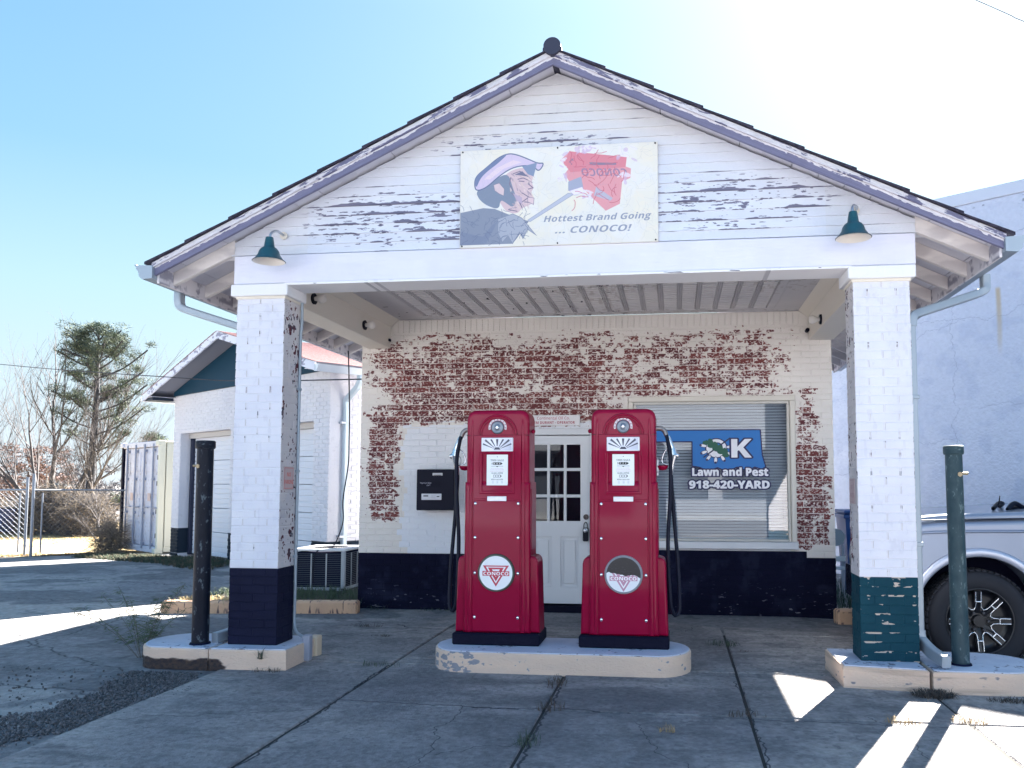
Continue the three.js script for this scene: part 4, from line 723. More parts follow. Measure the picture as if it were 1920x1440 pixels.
// ---------------------------------------------------------------- weeds, litter
function blades(rnd, n, spread, h, w, bend, flat = 1) {
  const t = [];
  for (let i = 0; i < n; i++) {
    const a = rnd() * 6.283, r = Math.sqrt(rnd()) * spread, x = Math.cos(a) * r, z = Math.sin(a) * r * flat, L = h * (.45 + rnd() * .75), b = rnd() * 6.283, k = bend * (.3 + rnd()), wx = Math.cos(b + 1.57) * w, wz = Math.sin(b + 1.57) * w;
    const m = [x + Math.cos(b) * k * L * .35, L * .6, z + Math.sin(b) * k * L * .35], e = [x + Math.cos(b) * k * L, L * (1 - .35 * k), z + Math.sin(b) * k * L];
    t.push(x - wx, -.005, z - wz, x + wx, -.005, z + wz, m[0] + wx * .7, m[1], m[2] + wz * .7, x - wx, -.005, z - wz, m[0] + wx * .7, m[1], m[2] + wz * .7, m[0] - wx * .7, m[1], m[2] - wz * .7, m[0] - wx * .7, m[1], m[2] - wz * .7, m[0] + wx * .7, m[1], m[2] + wz * .7, ...e);
  }
  return fromTris(t);
}
const straw = mat([.34, .25, .14], .9), weedGreen = mat([.06, .085, .06], .9), deadBrown = mat([.09, .065, .05], .9), litter = mat([.07, .06, .055], .95);
const wr = rng(99);
for (const [x, y, z, n, s, h, m, lab, fl] of [
  [1.20, .012, -.10, 46, .16, .05, weedGreen, 'low weed tuft at the joint left of the pump island', .3],
  [2.63, .012, .30, 60, .09, .05, deadBrown, 'dead grass tuft below the middle of the pump island', 1.6],
  [2.69, .012, .93, 50, .09, .06, deadBrown, 'dead grass tuft where the slab joints cross in front of the pumps', 1.2],
  [2.67, .012, 1.62, 60, .08, .06, weedGreen, 'dark weed tuft in the joint nearest the bottom edge', 1.3],
  [3.88, .012, -1.25, 80, .16, .07, weedGreen, 'weed tuft on the slab right of the right pump', .4],
  [5.16, .012, .33, 420, .13, .06, litter, 'dark clump of dead roots at the crack of the right island', .55],
  [4.80, .012, .98, 70, .10, .045, straw, 'sunlit straw tuft at the left edge of the sun patch', .6],
  [5.20, .012, .93, 70, .11, .045, straw, 'sunlit straw tuft behind the pillar shadow', .6],
  [5.62, .012, .40, 160, .15, .035, litter, 'dark leaf litter along the foot of the right island', .35],
  [3.90, .012, .95, 40, .12, .04, deadBrown, 'thin dead grass in the slab joint right of centre', .35],
  [3.42, .012, 1.32, 30, .05, .05, straw, 'small straw tuft on the slab near the right foreground', .8],
  [.36, .10, .165, 26, .03, .10, weedGreen, 'small weed climbing the front of the left island', .4],
  [.42, .012, .20, 40, .12, .04, deadBrown, 'dead weeds at the foot of the left island', .35],
  [.12, -.05, -2.90, 60, .14, .13, weedGreen, 'green weed at the left corner of the office wall', .4],
  [.85, -.02, -2.93, 60, .26, .06, weedGreen, 'short weeds along the foot of the office wall left of the pumps', .12],
  [4.35, -.04, -2.93, 160, .60, .05, deadBrown, 'dry litter along the foot of the wall under the window', .07],
  [.46, .012, -1.76, 40, .16, .05, litter, 'dark debris on the slab behind the left pillar', .25],
  [.78, .012, -1.28, 40, .10, .03, litter, 'small debris between the left pillar and the pumps', .35],
  [4.05, .012, -1.0, 16, .07, .02, deadBrown, 'brown leaf scrap on the slab beside the right pump', .4],
]) { const g = top('weed_tuft', blades(wr, n, s, h, .0022, m === litter ? 2 : 1.1, fl), m, lab, 'weeds'); g.position.set(x, y, z); }
{ // tall weed at the left island
  const g = thing('weed_bush', 'tall spindly green weed growing left of the left island', 'weed', [-.86, -.005, -.22]), rnd = rng(123), st = [], lf = [];
  for (let i = 0; i < 14; i++) {
    const a = rnd() * 6.28, sp = .10 + rnd() * .48, L = .28 + rnd() * .36, top_ = [Math.cos(a) * sp + (rnd() - .6) * .10, L, Math.sin(a) * sp * .8 - .05], mid = [top_[0] * .42 + (rnd() - .5) * .05, L * .52, top_[2] * .42];
    st.push(tube([[top_[0] * .05, 0, top_[2] * .05], mid, top_], .0018, 8, 4));
    for (let k = 0; k < 64; k++) { const t = .25 + rnd() * .78, q = t < .52 ? [lerp(0, mid[0], t / .52), L * t, lerp(0, mid[2], t / .52)] : [lerp(mid[0], top_[0], (t - .52) / .48), L * t, lerp(mid[2], top_[2], (t - .52) / .48)], b = rnd() * 6.28, l = .035 + rnd() * .06, w = .0034; const e = [q[0] + Math.cos(b) * l, q[1] + (rnd() - .55) * l, q[2] + Math.sin(b) * l]; lf.push(...q, (q[0] + e[0]) / 2 - Math.sin(b) * w, (q[1] + e[1]) / 2 + .003, (q[2] + e[2]) / 2 + Math.cos(b) * w, ...e, ...q, ...e, (q[0] + e[0]) / 2 + Math.sin(b) * w, (q[1] + e[1]) / 2 + .003, (q[2] + e[2]) / 2 - Math.cos(b) * w); }
  }
  part(g, 'stem', merge(st), mat([.10, .085, .06], .9)); part(g, 'foliage', fromTris(lf), mat([.085, .125, .06], .8));
}
{ // loose gravel in the broken strip left of the apron
  const rnd = rng(55), geo = new THREE.IcosahedronGeometry(.0075, 0), m = new THREE.InstancedMesh(geo, mat([.8, .8, .82], .95), 9000), d = new THREE.Object3D(), c = new THREE.Color(); m.name = 'gravel';
  let i = 0; while (i < 9000) {
    const x = -1.9 + rnd() * 2.1, z = .25 + rnd() * 2.2, cx = -.15 - (z - 1.3) * .12 - .25 * Math.abs(z - 1.3), w = .28 + .1 * fbm(x * 3, z * 3, 2); const e = Math.abs(x - cx) + (fbm(x * 4, z * 4, 3) - .5) * .5; if (e > w && rnd() > .03) continue;
    d.position.set(x, .002, z); d.rotation.set(rnd() * 6, rnd() * 6, rnd() * 6); const s = .35 + rnd() * rnd() * 1.4; d.scale.set(s * 1.3, s * .8, s); d.updateMatrix(); m.setMatrixAt(i, d.matrix); const q = .06 + rnd() * .13; c.setRGB(q, q, q * 1.06); m.setColorAt(i, c); i++;
  }
  m.castShadow = m.receiveShadow = true; scene.add(m); tag(m, 'loose grey gravel in the broken strip left of the apron', 'gravel', null, 'stuff');
}
// ---------------------------------------------------------------- left background
const GT = -36 * R;                                     // the street grid stands at 36 degrees to the station
const garage = thing('garage_building', 'white brick garage with a dark green gable and two roller doors', 'garage', [-6.83, 0, -9.79], GT);
{
  const paint = tex(1024, 512, (u, v) => { const d = fbm(u * 14, v * 6, 4), n = fbm(u * 120, v * 60, 3); if (v * 3.5 < .5) return mix3([18, 40, 58], [12, 30, 48], d); return mix3(mix3([232, 230, 234], [216, 214, 222], d), [190, 188, 194], smooth(.70, .78, n) * .22); }, true, true);
  const wm = mat(null, .7, { map: paint, bumpMap: rep(grain, 20), bumpScale: .004 }), dk = mat([.010, .022, .05], .6);
  const doors = [[.36, 2.62], [3.36, 5.60]], DH = 2.42, uv = (x, y, z) => [(x + z) / 7, y / 3.5];
  const front = part(garage, 'front_wall', mapUV(extrude([[0, -.3], [6.08, -.3], [6.08, 3.20], [0, 3.20]], .3, 0, doors.map(([a, b]) => [[a, -.2], [b, -.2], [b, DH], [a, DH]])).translate(0, 0, -.312), uv), wm);
  const side = part(garage, 'side_wall', mapUV(cbox(5.79, 6.068, -.3, 3.20, -8, -.318, .002), uv), wm); part(garage, 'side_wall', mapUV(cbox(.006, .29, -.3, 3.20, -8, -.312, .002), uv), wm); part(garage, 'rear_wall', mapUV(cbox(.006, 6.074, -.3, 3.2, -8.3, -8.006, .002), uv), wm);
  const rnd = rng(41), fl = [], sl = [], base = mat([.006, .018, .036], .6, { specularIntensity: .3, bumpMap: grainFine, bumpScale: .004 });
  for (let k = -1; k < 47; k++) {
    const y0 = k * .0677, y1 = y0 + .0677, off = (((k % 2) + 2) % 2) * .1015, ym = (y0 + y1) / 2;
    for (let b = -1; b < 31; b++) {
      const a0 = Math.max(0, off + b * .203), a1 = Math.min(6.08, off + (b + 1) * .203); if (a1 - a0 < .03) continue;
      let sp = [[a0, a1]]; if (ym < DH) for (const [p, q] of doors) sp = sp.flatMap(([c, d]) => d <= p || c >= q ? [[c, d]] : [[c, Math.min(d, p)], [Math.max(c, q), d]].filter(([e, f]) => f - e > .02));
      for (const [c, d] of sp) { const g = cbox(c + .006, d - .006, y0 + .006, Math.min(y1, 3.2) - .006, -.03, .002 + (rnd() - .5) * .003, .005, .003, rnd); g.userData.m = ym < .5 ? 1 : 0; if (c < 4.9 && c > 2.75) g.userData.hidden = true; fl.push(mapUV(g, uv)); }
    }
    for (let b = -1; b < 20; b++) { const z0 = Math.min(-.03, -(off + b * .203)), z1 = -(off + (b + 1) * .203); if (z0 - z1 < .03) continue; const g = cbox(6.05, 6.082 + (rnd() - .5) * .003, y0 + .006, Math.min(y1, 3.2) - .006, z1 + .006, z0 - .006, .005, .003, rnd); g.userData.m = ym < .5 ? 1 : 0; sl.push(mapUV(g, uv)); }
  }
  pieces(front, 'brick', fl, [wm, base], 220); pieces(side, 'brick', sl, [wm, base], 220);
  const gm = mat([.006, .045, .085], .55, { specularIntensity: .3 });
  part(garage, 'gable_panel', extrude([[-.004, 3.203], [6.084, 3.203], [6.084, 3.285], [3.04, 4.08], [-.004, 3.285]], .1, .003).translate(0, 0, -.075), gm, 'dark blue green gable panel');
  // roof
  const P = (s, x, o) => [3.04 + s * x, 4.075 - .262 * x + o], sh = mat(null, .95, { map: tex(256, 256, (u, v) => { const n = fbm(u * 40, v * 40, 3); return mix3([140, 108, 110], [178, 146, 146], n); }, true, true) }), gw = mat(null, .75, { map: tex(512, 64, (u, v) => mix3([226, 226, 236], [150, 148, 166], smooth(.58, .66, fbm(u * 9, v * 26, 4))), true, true) });
  const roof = part(garage, 'roof', merge([-1, 1].map((s) => { const r = (z) => [[...P(s, 0, .01), z], [...P(s, 3.38, .01), z], [...P(s, 3.38, .06), z], [...P(s, 0, .06), z]]; return prism(r(.46), r(-8.4)); })), mat([.26, .27, .33], .8));
  for (const s of [-1, 1]) for (let k = 0; k < 22; k++) { const a = 3.42 - (k + 1) * .155, b = a + .20; const r = (z) => [[...P(s, Math.max(0, a), .061), z], [...P(s, b, .063), z], [...P(s, b, .078), z], [...P(s, Math.max(0, a), .064), z]]; part(roof, 'shingle_course', prism(r(.50), r(-8.45)), sh); }
  for (const s of [-1, 1]) { const r = (z, q) => [[...P(s, 0, -.075), z], [...P(s, 3.42, -.075), z], [...P(s, 3.42, .058), z], [...P(s, 0, .058), z]]; part(garage, 'barge_board', boxUV(prism(r(.462), r(.492))), gw); }
  part(garage, 'eave_soffit', merge([cbox(-.37, -.02, 3.165, 3.18, -8.4, .455, .003), cbox(6.10, 6.45, 3.165, 3.18, -8.4, .455, .003)]), gw); part(garage, 'eave_return', cbox(-.40, -.01, 3.10, 3.16, .02, .44, .004), dk);
  const prof = (s, x) => [[0, 0], [.0, -.10], [.085, -.105], [.10, -.06], [.125, 0], [.115, 0], [.09, -.055], [.078, -.096], [.006, -.092], [.006, 0]].map(([a, b]) => [x + s * a, 3.19 + b + .005]);
  for (const [s, x] of [[1, 6.462], [-1, -.382]]) { const r = (z) => prof(s, x).map(([a, b]) => [a, b, z]); part(garage, 'gutter', prism(r(.5), r(-8.4)), mat([.62, .66, .72], .35, { metalness: .4 })); }
  // roller doors with ribbed sections
  const dm = mat([.72, .73, .79], .5), trackM = mat([.015, .02, .05], .6);
  for (const [a, b] of doors) {
    const d = empty(garage, 'garage_door'); part(d, 'door_frame', merge([cbox(a + .002, a + .09, -.04, DH - .01, -.30, -.20, .004), cbox(b - .05, b - .002, -.04, DH - .01, -.30, -.20, .004)]), trackM); part(d, 'lintel', cbox(a + .002, b - .002, DH - .10, DH - .003, -.30, -.17, .004), mat([.55, .52, .50], .7));
    for (let k = 0; k < 5; k++) { const h = .47, y = -.02 + k * h, g = []; for (let q = 0; q < 5; q++) g.push(cbox(a + .09, b - .05, y + .004 + q * h / 5, y + (q + 1) * h / 5 - (q === 4 ? .006 : .012), -.285, -.262, .008)); g.push(cbox(a + .09, b - .05, y + .003, y + h - .005, -.29, -.272, .002)); part(d, 'door_section', merge(g), dm); }
  }
  // downspout at the corner
  const ds = part(garage, 'downspout', merge([sweep([[6.52, 3.09, -.26], [6.52, 3.00, -.26], [6.46, 2.92, -.26], [6.22, 2.78, -.26], [6.135, 2.72, -.26], [6.135, 2.60, -.26], [6.135, .25, -.26]], roundRect(.09, .075, .014, 2), [0, 0, 1])]), mat([.52, .60, .66], .35, { metalness: .4 }));
  for (const y of [.56, 2.35]) part(ds, 'strap', cbox(6.085, 6.18, y, y + .035, -.36, -.16, .003), M.steel);
}
{ // loose cable from the eave to the condenser
  top('loose_cable', tube([[-.36, 2.98, -3.15], [-.372, 2.846, -3.2], [-.40, 2.3, -3.32], [-.45, 1.9, -3.45], [-.56, 1.62, -3.7], [-.72, 1.2, -3.95], [-.78, .9, -4.1], [-.92, .60, -4.15], [-1.00, .575, -4.05], [-1.05, .54, -3.93], [-1.07, .35, -3.90], [-1.06, .16, -3.88]], .008, 110, 6), M.rubber, 'loose black cable hanging from the eave down to the condenser', 'cable');
}
{ // air conditioner in its planter
  const g = thing('air_conditioner', 'grey outdoor air conditioner behind the left pillar', 'air conditioner', [-1.03, .055, -4.30]), gm = mat([.33, .36, .40], .55), lv = mat([.05, .065, .09], .6), w = .345, h = .50;
  for (const [a, b] of [[-1, -1], [1, -1], [-1, 1], [1, 1]]) part(g, 'corner_post', box(a * (w - .025), h / 2, b * (w - .025), .05, h, .05, .008), gm);
  part(g, 'base_pan', box(0, .02, 0, w * 2, .04, w * 2, .006), gm); part(g, 'core', box(0, h / 2, 0, w * 2 - .06, h - .04, w * 2 - .06, .004), M.dark);
  for (const [rot] of [[0], [1], [2], [3]]) { const l = []; for (let k = 0; k < 18; k++) l.push(box(0, .06 + k * .0235, w - .018, w * 2 - .1, .007, .012, .002)); part(g, 'louvre_panel', merge(l), lv).rotation.y = rot * Math.PI / 2; const rb = []; for (const x of [-.10, .10]) rb.push(box(x, h / 2, w - .010, .018, h - .07, .012, .003)); part(g, 'rib', merge(rb), gm).rotation.y = rot * Math.PI / 2; }
  part(g, 'top_cover', extrude([[-w, -w], [w, -w], [w, w], [-w, w]], .03, .008, [roundEnd(0, 0, .25, .25, 0, 352, 32)]).rotateX(-Math.PI / 2).translate(0, h - .005, 0), mat([.56, .58, .62], .5));
  const gr = []; for (let k = 1; k < 9; k++) gr.push(new THREE.TorusGeometry(k * .03, .003, 5, 30).rotateX(Math.PI / 2).translate(0, h + .02, 0)); part(g, 'fan_grille', merge(gr), M.black); part(g, 'fan_hub', new THREE.CylinderGeometry(.09, .10, .03, 20).translate(0, h - .01, 0), M.black);
  const kerb = tex(512, 64, (u, v) => { const n = fbm(u * 30, v * 6, 4); return mix3(mix3([222, 184, 150], [196, 158, 134], fbm(u * 8, v * 3, 3)), [104, 84, 84], smooth(.62, .70, n)); }, true, true), km = mat(null, .85, { map: kerb, bumpMap: grainFine, bumpScale: .01 });
  const run = (a, b, name, lab) => { const L = Math.hypot(b[0] - a[0], b[1] - a[1]), t = top(name, cbox(0, L, -.04, .128, -.075, .075, .02), km, lab, 'kerb'); t.position.set(a[0], 0, a[1]); t.rotation.y = -Math.atan2(b[1] - a[1], b[0] - a[0]); return t; };
  run([-2.12, -2.42], [.01, -2.685], 'planter_kerb', 'peach painted kerb of the planter left of the office wall'); run([5.10, -2.72], [6.6, -3.0], 'planter_kerb', 'short peach painted kerb in the gap right of the office wall');
  const soil = top('planter_soil', extrude([[-2.1, 2.5], [-.15, 2.74], [-.15, 6.0], [-2.1, 6.0]], .12, .01).rotateX(-Math.PI / 2).translate(0, -.06, 0), mat([.035, .032, .03], .95), 'dark soil bed behind the peach kerb', 'soil'); soil.userData.kind = 'structure';
  const rnd = rng(66), bl = []; for (let i = 0; i < 330; i++) { const x = -2.05 + rnd() * 2.0, z = -2.62 - rnd() * 1.1 - (x + 2) * .1; bl.push(blades(rnd, 7, .05, x < -1.35 && z > -2.9 ? .075 : .12, .003, 1).translate(x, .06, z)); }
  tag(top('planter_grass', merge(bl), mat([.075, .105, .06], .9), 'rough green grass in the planter before the condenser', 'grass'), null, null, null, 'stuff');
  const bs = []; for (let i = 0; i < 120; i++) bs.push(blades(rnd, 9, .05, .085, .003, 1).translate(-2.05 + rnd() * 1.2, .09, -2.47 - rnd() * .25)); tag(top('dry_planter_grass', merge(bs), mat([.45, .36, .20], .9), 'sunlit straw grass along the left part of the peach kerb', 'grass'), null, null, null, 'stuff');
}
{ // shipping container
  const g = thing('shipping_container', 'white shipping container with closed lock rod doors beside the garage', 'container', [-8.307, -.20, -11.565], GT), wt = mat(null, .6, { map: tex(512, 512, (u, v) => mix3(mix3([222, 222, 232], [200, 200, 214], fbm(u * 8, v * 8, 4)), [150, 140, 140], smooth(.70, .78, fbm(u * 26, v * 12, 3)) * .6), true, true) }), cr = mat([.72, .70, .58], .6), rodM = mat([.26, .29, .38], .5), W = 2.44, H = 2.59, L = 6.06;
  for (const x of [-W, -.10]) part(g, 'corner_post', cbox(x, x + .10, 0, H, -.14, 0, .01), x < -1 ? M.navy : cr);
  part(g, 'door_header', cbox(-W + .10, -.10, H - .13, H, -.12, -.01, .01), wt); part(g, 'door_sill', cbox(-W + .10, -.10, 0, .14, -.12, -.01, .01), wt);
  part(g, 'roof_panel', cbox(-W, 0, H - .06, H - .005, -L, -.15, .01), cr); part(g, 'floor', cbox(-W, 0, .02, .14, -L, -.15, .01), cr); part(g, 'far_end', cbox(-W, 0, .14, H - .06, -L - .02, -L + .03, .01), cr);
  const side = []; for (let k = 0; k < 22; k++) { const z = -.16 - k * .268; side.push(cbox(-.04, -.005, .14, H - .06, z - .15, z, .012), cbox(-.075, -.03, .14, H - .06, z - .268, z - .13, .012)); } part(g, 'side_panel', merge(side), cr); part(g, 'side_panel', merge(side).translate(-W + .08, 0, 0), cr);
  for (const [a, b] of [[-W + .115, -W / 2 - .008], [-W / 2 + .008, -.115]]) {
    const d = part(g, 'door', merge([cbox(a, b, .155, H - .145, -.08, -.05, .006), ...[0, 1, 2, 3].map((k) => cbox(a + .05, b - .05, .26 + k * .54, .70 + k * .54, -.055, -.036, .012))]), wt);
    for (const x of [lerp(a, b, .27), lerp(a, b, .76)]) { part(d, 'lock_rod', rod([x, .08, .0], [x, H - .06, .0], .021, .021, 8), rodM); for (const y of [.18, .9, 1.7, H - .22]) part(d, 'rod_bracket', box(x, y, -.015, .10, .06, .05, .006), rodM); part(d, 'handle', cbox(x, x + .34, 1.02, 1.05, -.005, .02, .006), rodM); }
    for (const y of [.4, .95, 1.6, 2.2]) part(d, 'hinge', box(a < -1.3 ? a - .01 : b + .01, y, -.03, .05, .11, .07, .008), M.navy);
    part(d, 'notice', plane(.17, .19, lerp(a, b, .52), 1.28, -.028), mat([.62, .48, .46], .6));
  }
  part(g, 'number_label', plane(.16, .5, -W + .45, 2.06, -.028), mat(null, .6, { map: canvasTex(160, 500, (c, w, h) => { c.fillStyle = '#dcdce6'; c.fillRect(0, 0, w, h); c.fillStyle = '#3a4060'; c.font = 'bold 40px sans-serif'; for (let i = 0; i < 9; i++) c.fillText(['10', '22', '63', '05', '41', '88', '2G', 'T1', '07'][i], 40, 54 + i * 52); }) }));
  for (const y of [.05, H - .05]) for (const x of [-W + .08, -.08]) part(g, 'corner_casting', box(x, y, -.05, .17, .12, .18, .012), x < -1 ? wt : cr);
}
{ // chain link fence
  const ch = thing('chain_link_fence', 'galvanised chain link fence with two gate posts before the dry field', 'fence', [-10.94, -.22, -10.96]);
  const a = [-.35, -.23], end = [1.15, -2.6], pm = mat([.22, .25, .31], .45, { metalness: .5 }), y0 = -.05;
  const far = [-13.5, 4.6];
  part(ch, 'gate_post', rod([0, y0, 0], [0, 1.84, 0], .032, .032, 8), pm); part(ch, 'gate_post', rod([a[0], y0, a[1]], [a[0], 1.76, a[1]], .03, .03, 8), pm);
  part(ch, 'top_rail', rod([0, 1.47, 0], [end[0], 1.44, end[1]], .022, .022, 8), pm); part(ch, 'top_rail', rod([a[0], 1.47, a[1]], [far[0], 1.44, far[1]], .022, .022, 8), pm); part(ch, 'post', rod([end[0], y0, end[1]], [end[0], 1.5, end[1]], .028, .028, 8), pm);
  for (const y of [.2, .75, 1.3]) part(ch, 'tie_band', merge([new THREE.CylinderGeometry(.038, .038, .03, 10).translate(0, y, 0), new THREE.CylinderGeometry(.036, .036, .03, 10).translate(a[0], y, a[1])]), pm);
  part(ch, 'gate_stile', rod([a[0] - .12, .05, a[1] + .06], [a[0] - .12, 1.4, a[1] + .06], .018, .018, 6), pm); part(ch, 'gate_stile', rod([.10, .05, -.16], [.10, 1.4, -.16], .018, .018, 6), pm);
  for (const [p, q] of [[[0, 0], end], [a, [-6, 1.9]]]) {
    const L = Math.hypot(q[0] - p[0], q[1] - p[1]), dx = (q[0] - p[0]) / L, dz = (q[1] - p[1]) / L, w = [], h = 1.42; for (let s = -h; s < L; s += .115) for (const k of [1, -1]) { let s0 = k > 0 ? s : s + h, s1 = k > 0 ? s + h : s, b0 = 0, b1 = h; const cut = (v) => (v - s0) / (s1 - s0) * h; if (k > 0) { if (s0 < 0) { b0 = cut(0); s0 = 0; } if (s1 > L) { b1 = (L - s) ; s1 = L; } } else { if (s1 < 0) { b1 = h * ((s + h) / h); s1 = 0; } if (s0 > L) { b0 = s + h - L; s0 = L; } } if (b1 - b0 < .03) continue; w.push(rod([p[0] + dx * s0, b0 + .02, p[1] + dz * s0], [p[0] + dx * s1, b1 + .02, p[1] + dz * s1], .0024, .0024, 3)); }
    tag(part(ch, 'chain_link', merge(w), pm), null, null, null, 'stuff');
  }
}
// ---------------------------------------------------------------- trees and scrub beyond the fence
function limbs(rnd, out, p, d, len, r, depth, o) {
  const n = 3; let q = p.clone(), dir = d.clone(), rr = r;
  for (let i = 0; i < n; i++) {
    dir.add(new THREE.Vector3((rnd() - .5) * o.wob, (rnd() - .5) * o.wob + o.up, (rnd() - .5) * o.wob)).normalize(); const e = q.clone().addScaledVector(dir, len / n), r1 = rr * .84; out[depth > o.trunkDepth ? 0 : 1].push(rod(q.toArray(), e.toArray(), rr, r1, depth > 2 ? 5 : 3)); q = e; rr = r1;
    if (depth > 0 && (i > 0 || depth < o.depth)) { const k = rnd() < o.dense ? 2 : 1; for (let j = 0; j < k; j++) { const s = new THREE.Vector3(rnd() - .5, rnd() * .5 - .05, rnd() - .5).normalize(); limbs(rnd, out, q, dir.clone().multiplyScalar(1).addScaledVector(s, o.fork).normalize(), len * (.55 + rnd() * .3), rr * (.55 + rnd() * .18), depth - 1, o); } }
  }
  if (depth > 0) limbs(rnd, out, q, dir, len * .7, rr * .9, depth - 1, o);
}
function bareTree(name, label, pos, seed, stems, o, m, group) {
  const g = thing(name, label, 'tree', pos, 0, group), rnd = rng(seed), out = [[], []];
  for (const [dx, dy, dz, len, r] of stems) limbs(rnd, out, new THREE.Vector3(dx * .08, -.1, dz * .08), new THREE.Vector3(dx, dy, dz).normalize(), len, r, o.depth, o);
  part(g, 'trunk', merge(out[0]), m); part(g, 'crown', merge(out[1]), m); return g;
}
const bark = mat([.085, .078, .085], .9), barkDark = mat([.04, .042, .055], .9);
bareTree('bare_tree', 'large leafless tree spreading over the scrub at the far left', [-17.9, -.32, -20.3], 7, [[-.55, 1, 0, 2.5, .10], [-.15, 1, .15, 2.8, .12], [.28, 1, -.1, 2.7, .11], [.62, .9, .1, 2.2, .08], [-.95, .7, -.1, 2.1, .07], [.05, 1, -.3, 2.5, .08], [-.3, 1, .2, 2.6, .08]], { depth: 4, trunkDepth: 2, wob: .30, up: .05, fork: .75, dense: .22 }, bark);
bareTree('bare_tree', 'thin leafless tree right of the pine', [-15.9, -.32, -19.6], 19, [[.05, 1, .1, 2.2, .055], [.4, .9, -.2, 1.6, .04], [-.3, 1, .1, 1.6, .04]], { depth: 4, trunkDepth: 1, wob: .34, up: .08, fork: .9, dense: .25 }, bark);
bareTree('bare_tree', 'small crooked leafless tree by the fence beside the container', [-13.1, -.32, -16.2], 29, [[-.1, 1, 0, .8, .05], [.5, .7, 0, .5, .03], [-.5, .8, .1, .5, .03]], { depth: 3, trunkDepth: 1, wob: .4, up: .02, fork: 1, dense: .3 }, bark);
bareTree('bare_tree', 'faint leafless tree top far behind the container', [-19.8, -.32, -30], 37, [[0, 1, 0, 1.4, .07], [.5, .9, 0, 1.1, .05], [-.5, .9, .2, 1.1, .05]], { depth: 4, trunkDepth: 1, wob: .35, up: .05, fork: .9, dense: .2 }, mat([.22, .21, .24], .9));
function needleClumps(rnd, list, per, size, len) {
  const t = [[], []];
  for (const [x, y, z, r] of list) for (let i = 0; i < per; i++) {
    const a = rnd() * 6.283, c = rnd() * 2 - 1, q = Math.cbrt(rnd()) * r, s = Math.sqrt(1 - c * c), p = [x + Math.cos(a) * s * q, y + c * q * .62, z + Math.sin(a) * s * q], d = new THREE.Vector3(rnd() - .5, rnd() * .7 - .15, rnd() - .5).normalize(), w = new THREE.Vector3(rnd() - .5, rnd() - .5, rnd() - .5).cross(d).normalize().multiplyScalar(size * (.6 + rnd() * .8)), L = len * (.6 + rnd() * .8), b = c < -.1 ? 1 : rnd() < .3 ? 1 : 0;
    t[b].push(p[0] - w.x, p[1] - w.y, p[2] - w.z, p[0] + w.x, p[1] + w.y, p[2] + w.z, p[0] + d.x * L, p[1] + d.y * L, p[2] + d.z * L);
  }
  return t.map(fromTris);
}
{ // pine with an open irregular crown
  const g = thing('pine_tree', 'tall dark pine with an open crown beside the bare trees', 'tree', [-16.75, -.32, -20.4]), rnd = rng(17), tr = [], list = [];
  tr.push(rod([0, -.1, 0], [.05, 2.6, 0], .17, .13, 8), rod([.05, 2.6, 0], [.16, 5.0, .05], .13, .085, 8), rod([.16, 5.0, .05], [.10, 7.0, 0], .085, .03, 6));
  const prof = [[2.6, .8], [3.2, 1.25], [3.9, 1.35], [4.6, 1.5], [5.2, 1.75], [5.8, 1.5], [6.3, 1.15], [6.8, .7], [7.1, .4]], more = []; for (let i = 0; i < 26; i++) { const h = 3.0 + 3.9 * Math.sqrt(rnd()), k = Math.min(7, Math.max(0, prof.findIndex((q) => q[0] > h) - 1)), t = (h - prof[k][0]) / (prof[k + 1][0] - prof[k][0]); more.push([h, lerp(prof[k][1], prof[k + 1][1], t) * (.55 + rnd() * .5), rnd() * 6.28]); }
  for (const [h, l, a] of [...more, [2.9, 1.5, .2], [3.1, 1.2, 3.3], [3.5, 1.9, .1], [3.7, 1.3, 3.0], [4.0, 1.3, 1.4], [4.3, 1.7, -.2], [4.5, 1.5, 2.9], [4.6, 1.2, 4.5], [4.9, 1.9, .15], [5.1, 1.5, 3.4], [5.4, 1.2, 1.2], [5.5, 1.7, -.15], [5.8, 1.3, 2.8], [6.0, 1.4, .4], [6.2, 1.0, 3.5], [6.4, 1.0, 5.0], [6.6, .9, .1], [6.7, .8, 2.6], [6.9, .5, 1.5], [7.05, .35, 4]]) {
    const up = .28 + rnd() * .25, e = [.12 + Math.cos(a) * l, h + l * up, Math.sin(a) * l], m = [.12 + Math.cos(a) * l * .5, h + l * up * .25, Math.sin(a) * l * .5]; tr.push(tube([[.12, h - .1, 0], m, e], .03, 6, 4));
    const k = 3 + Math.round(l * 2); for (let i = 0; i < k; i++) { const t = .45 + .65 * i / k, j = () => (rnd() - .5) * .36; list.push([.12 + Math.cos(a) * l * t + j(), h + l * up * t * t + .1 + j(), Math.sin(a) * l * t + j(), .16 + rnd() * .18]); }
  }
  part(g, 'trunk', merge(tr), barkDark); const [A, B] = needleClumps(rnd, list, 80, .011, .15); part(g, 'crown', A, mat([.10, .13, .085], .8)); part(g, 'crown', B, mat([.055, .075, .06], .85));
}
{ // lower cedar behind the container
  const g = thing('cedar_tree', 'lower green cedar showing between the pine and the container', 'tree', [-16.4, -.32, -23.5]), rnd = rng(23), list = []; for (let i = 0; i < 90; i++) { const y = 1.0 + rnd() * 2.6, r = (3.9 - y) * .55; list.push([(rnd() - .5) * 2.1 * r, y, (rnd() - .5) * 2 * r, .18 + rnd() * .16]); }
  part(g, 'trunk', rod([0, -.1, 0], [0, 2.9, 0], .12, .03, 8), barkDark); const [A, B] = needleClumps(rnd, list, 90, .014, .13); part(g, 'crown', A, mat([.10, .14, .09], .8)); part(g, 'crown', B, mat([.05, .075, .07], .85));
}
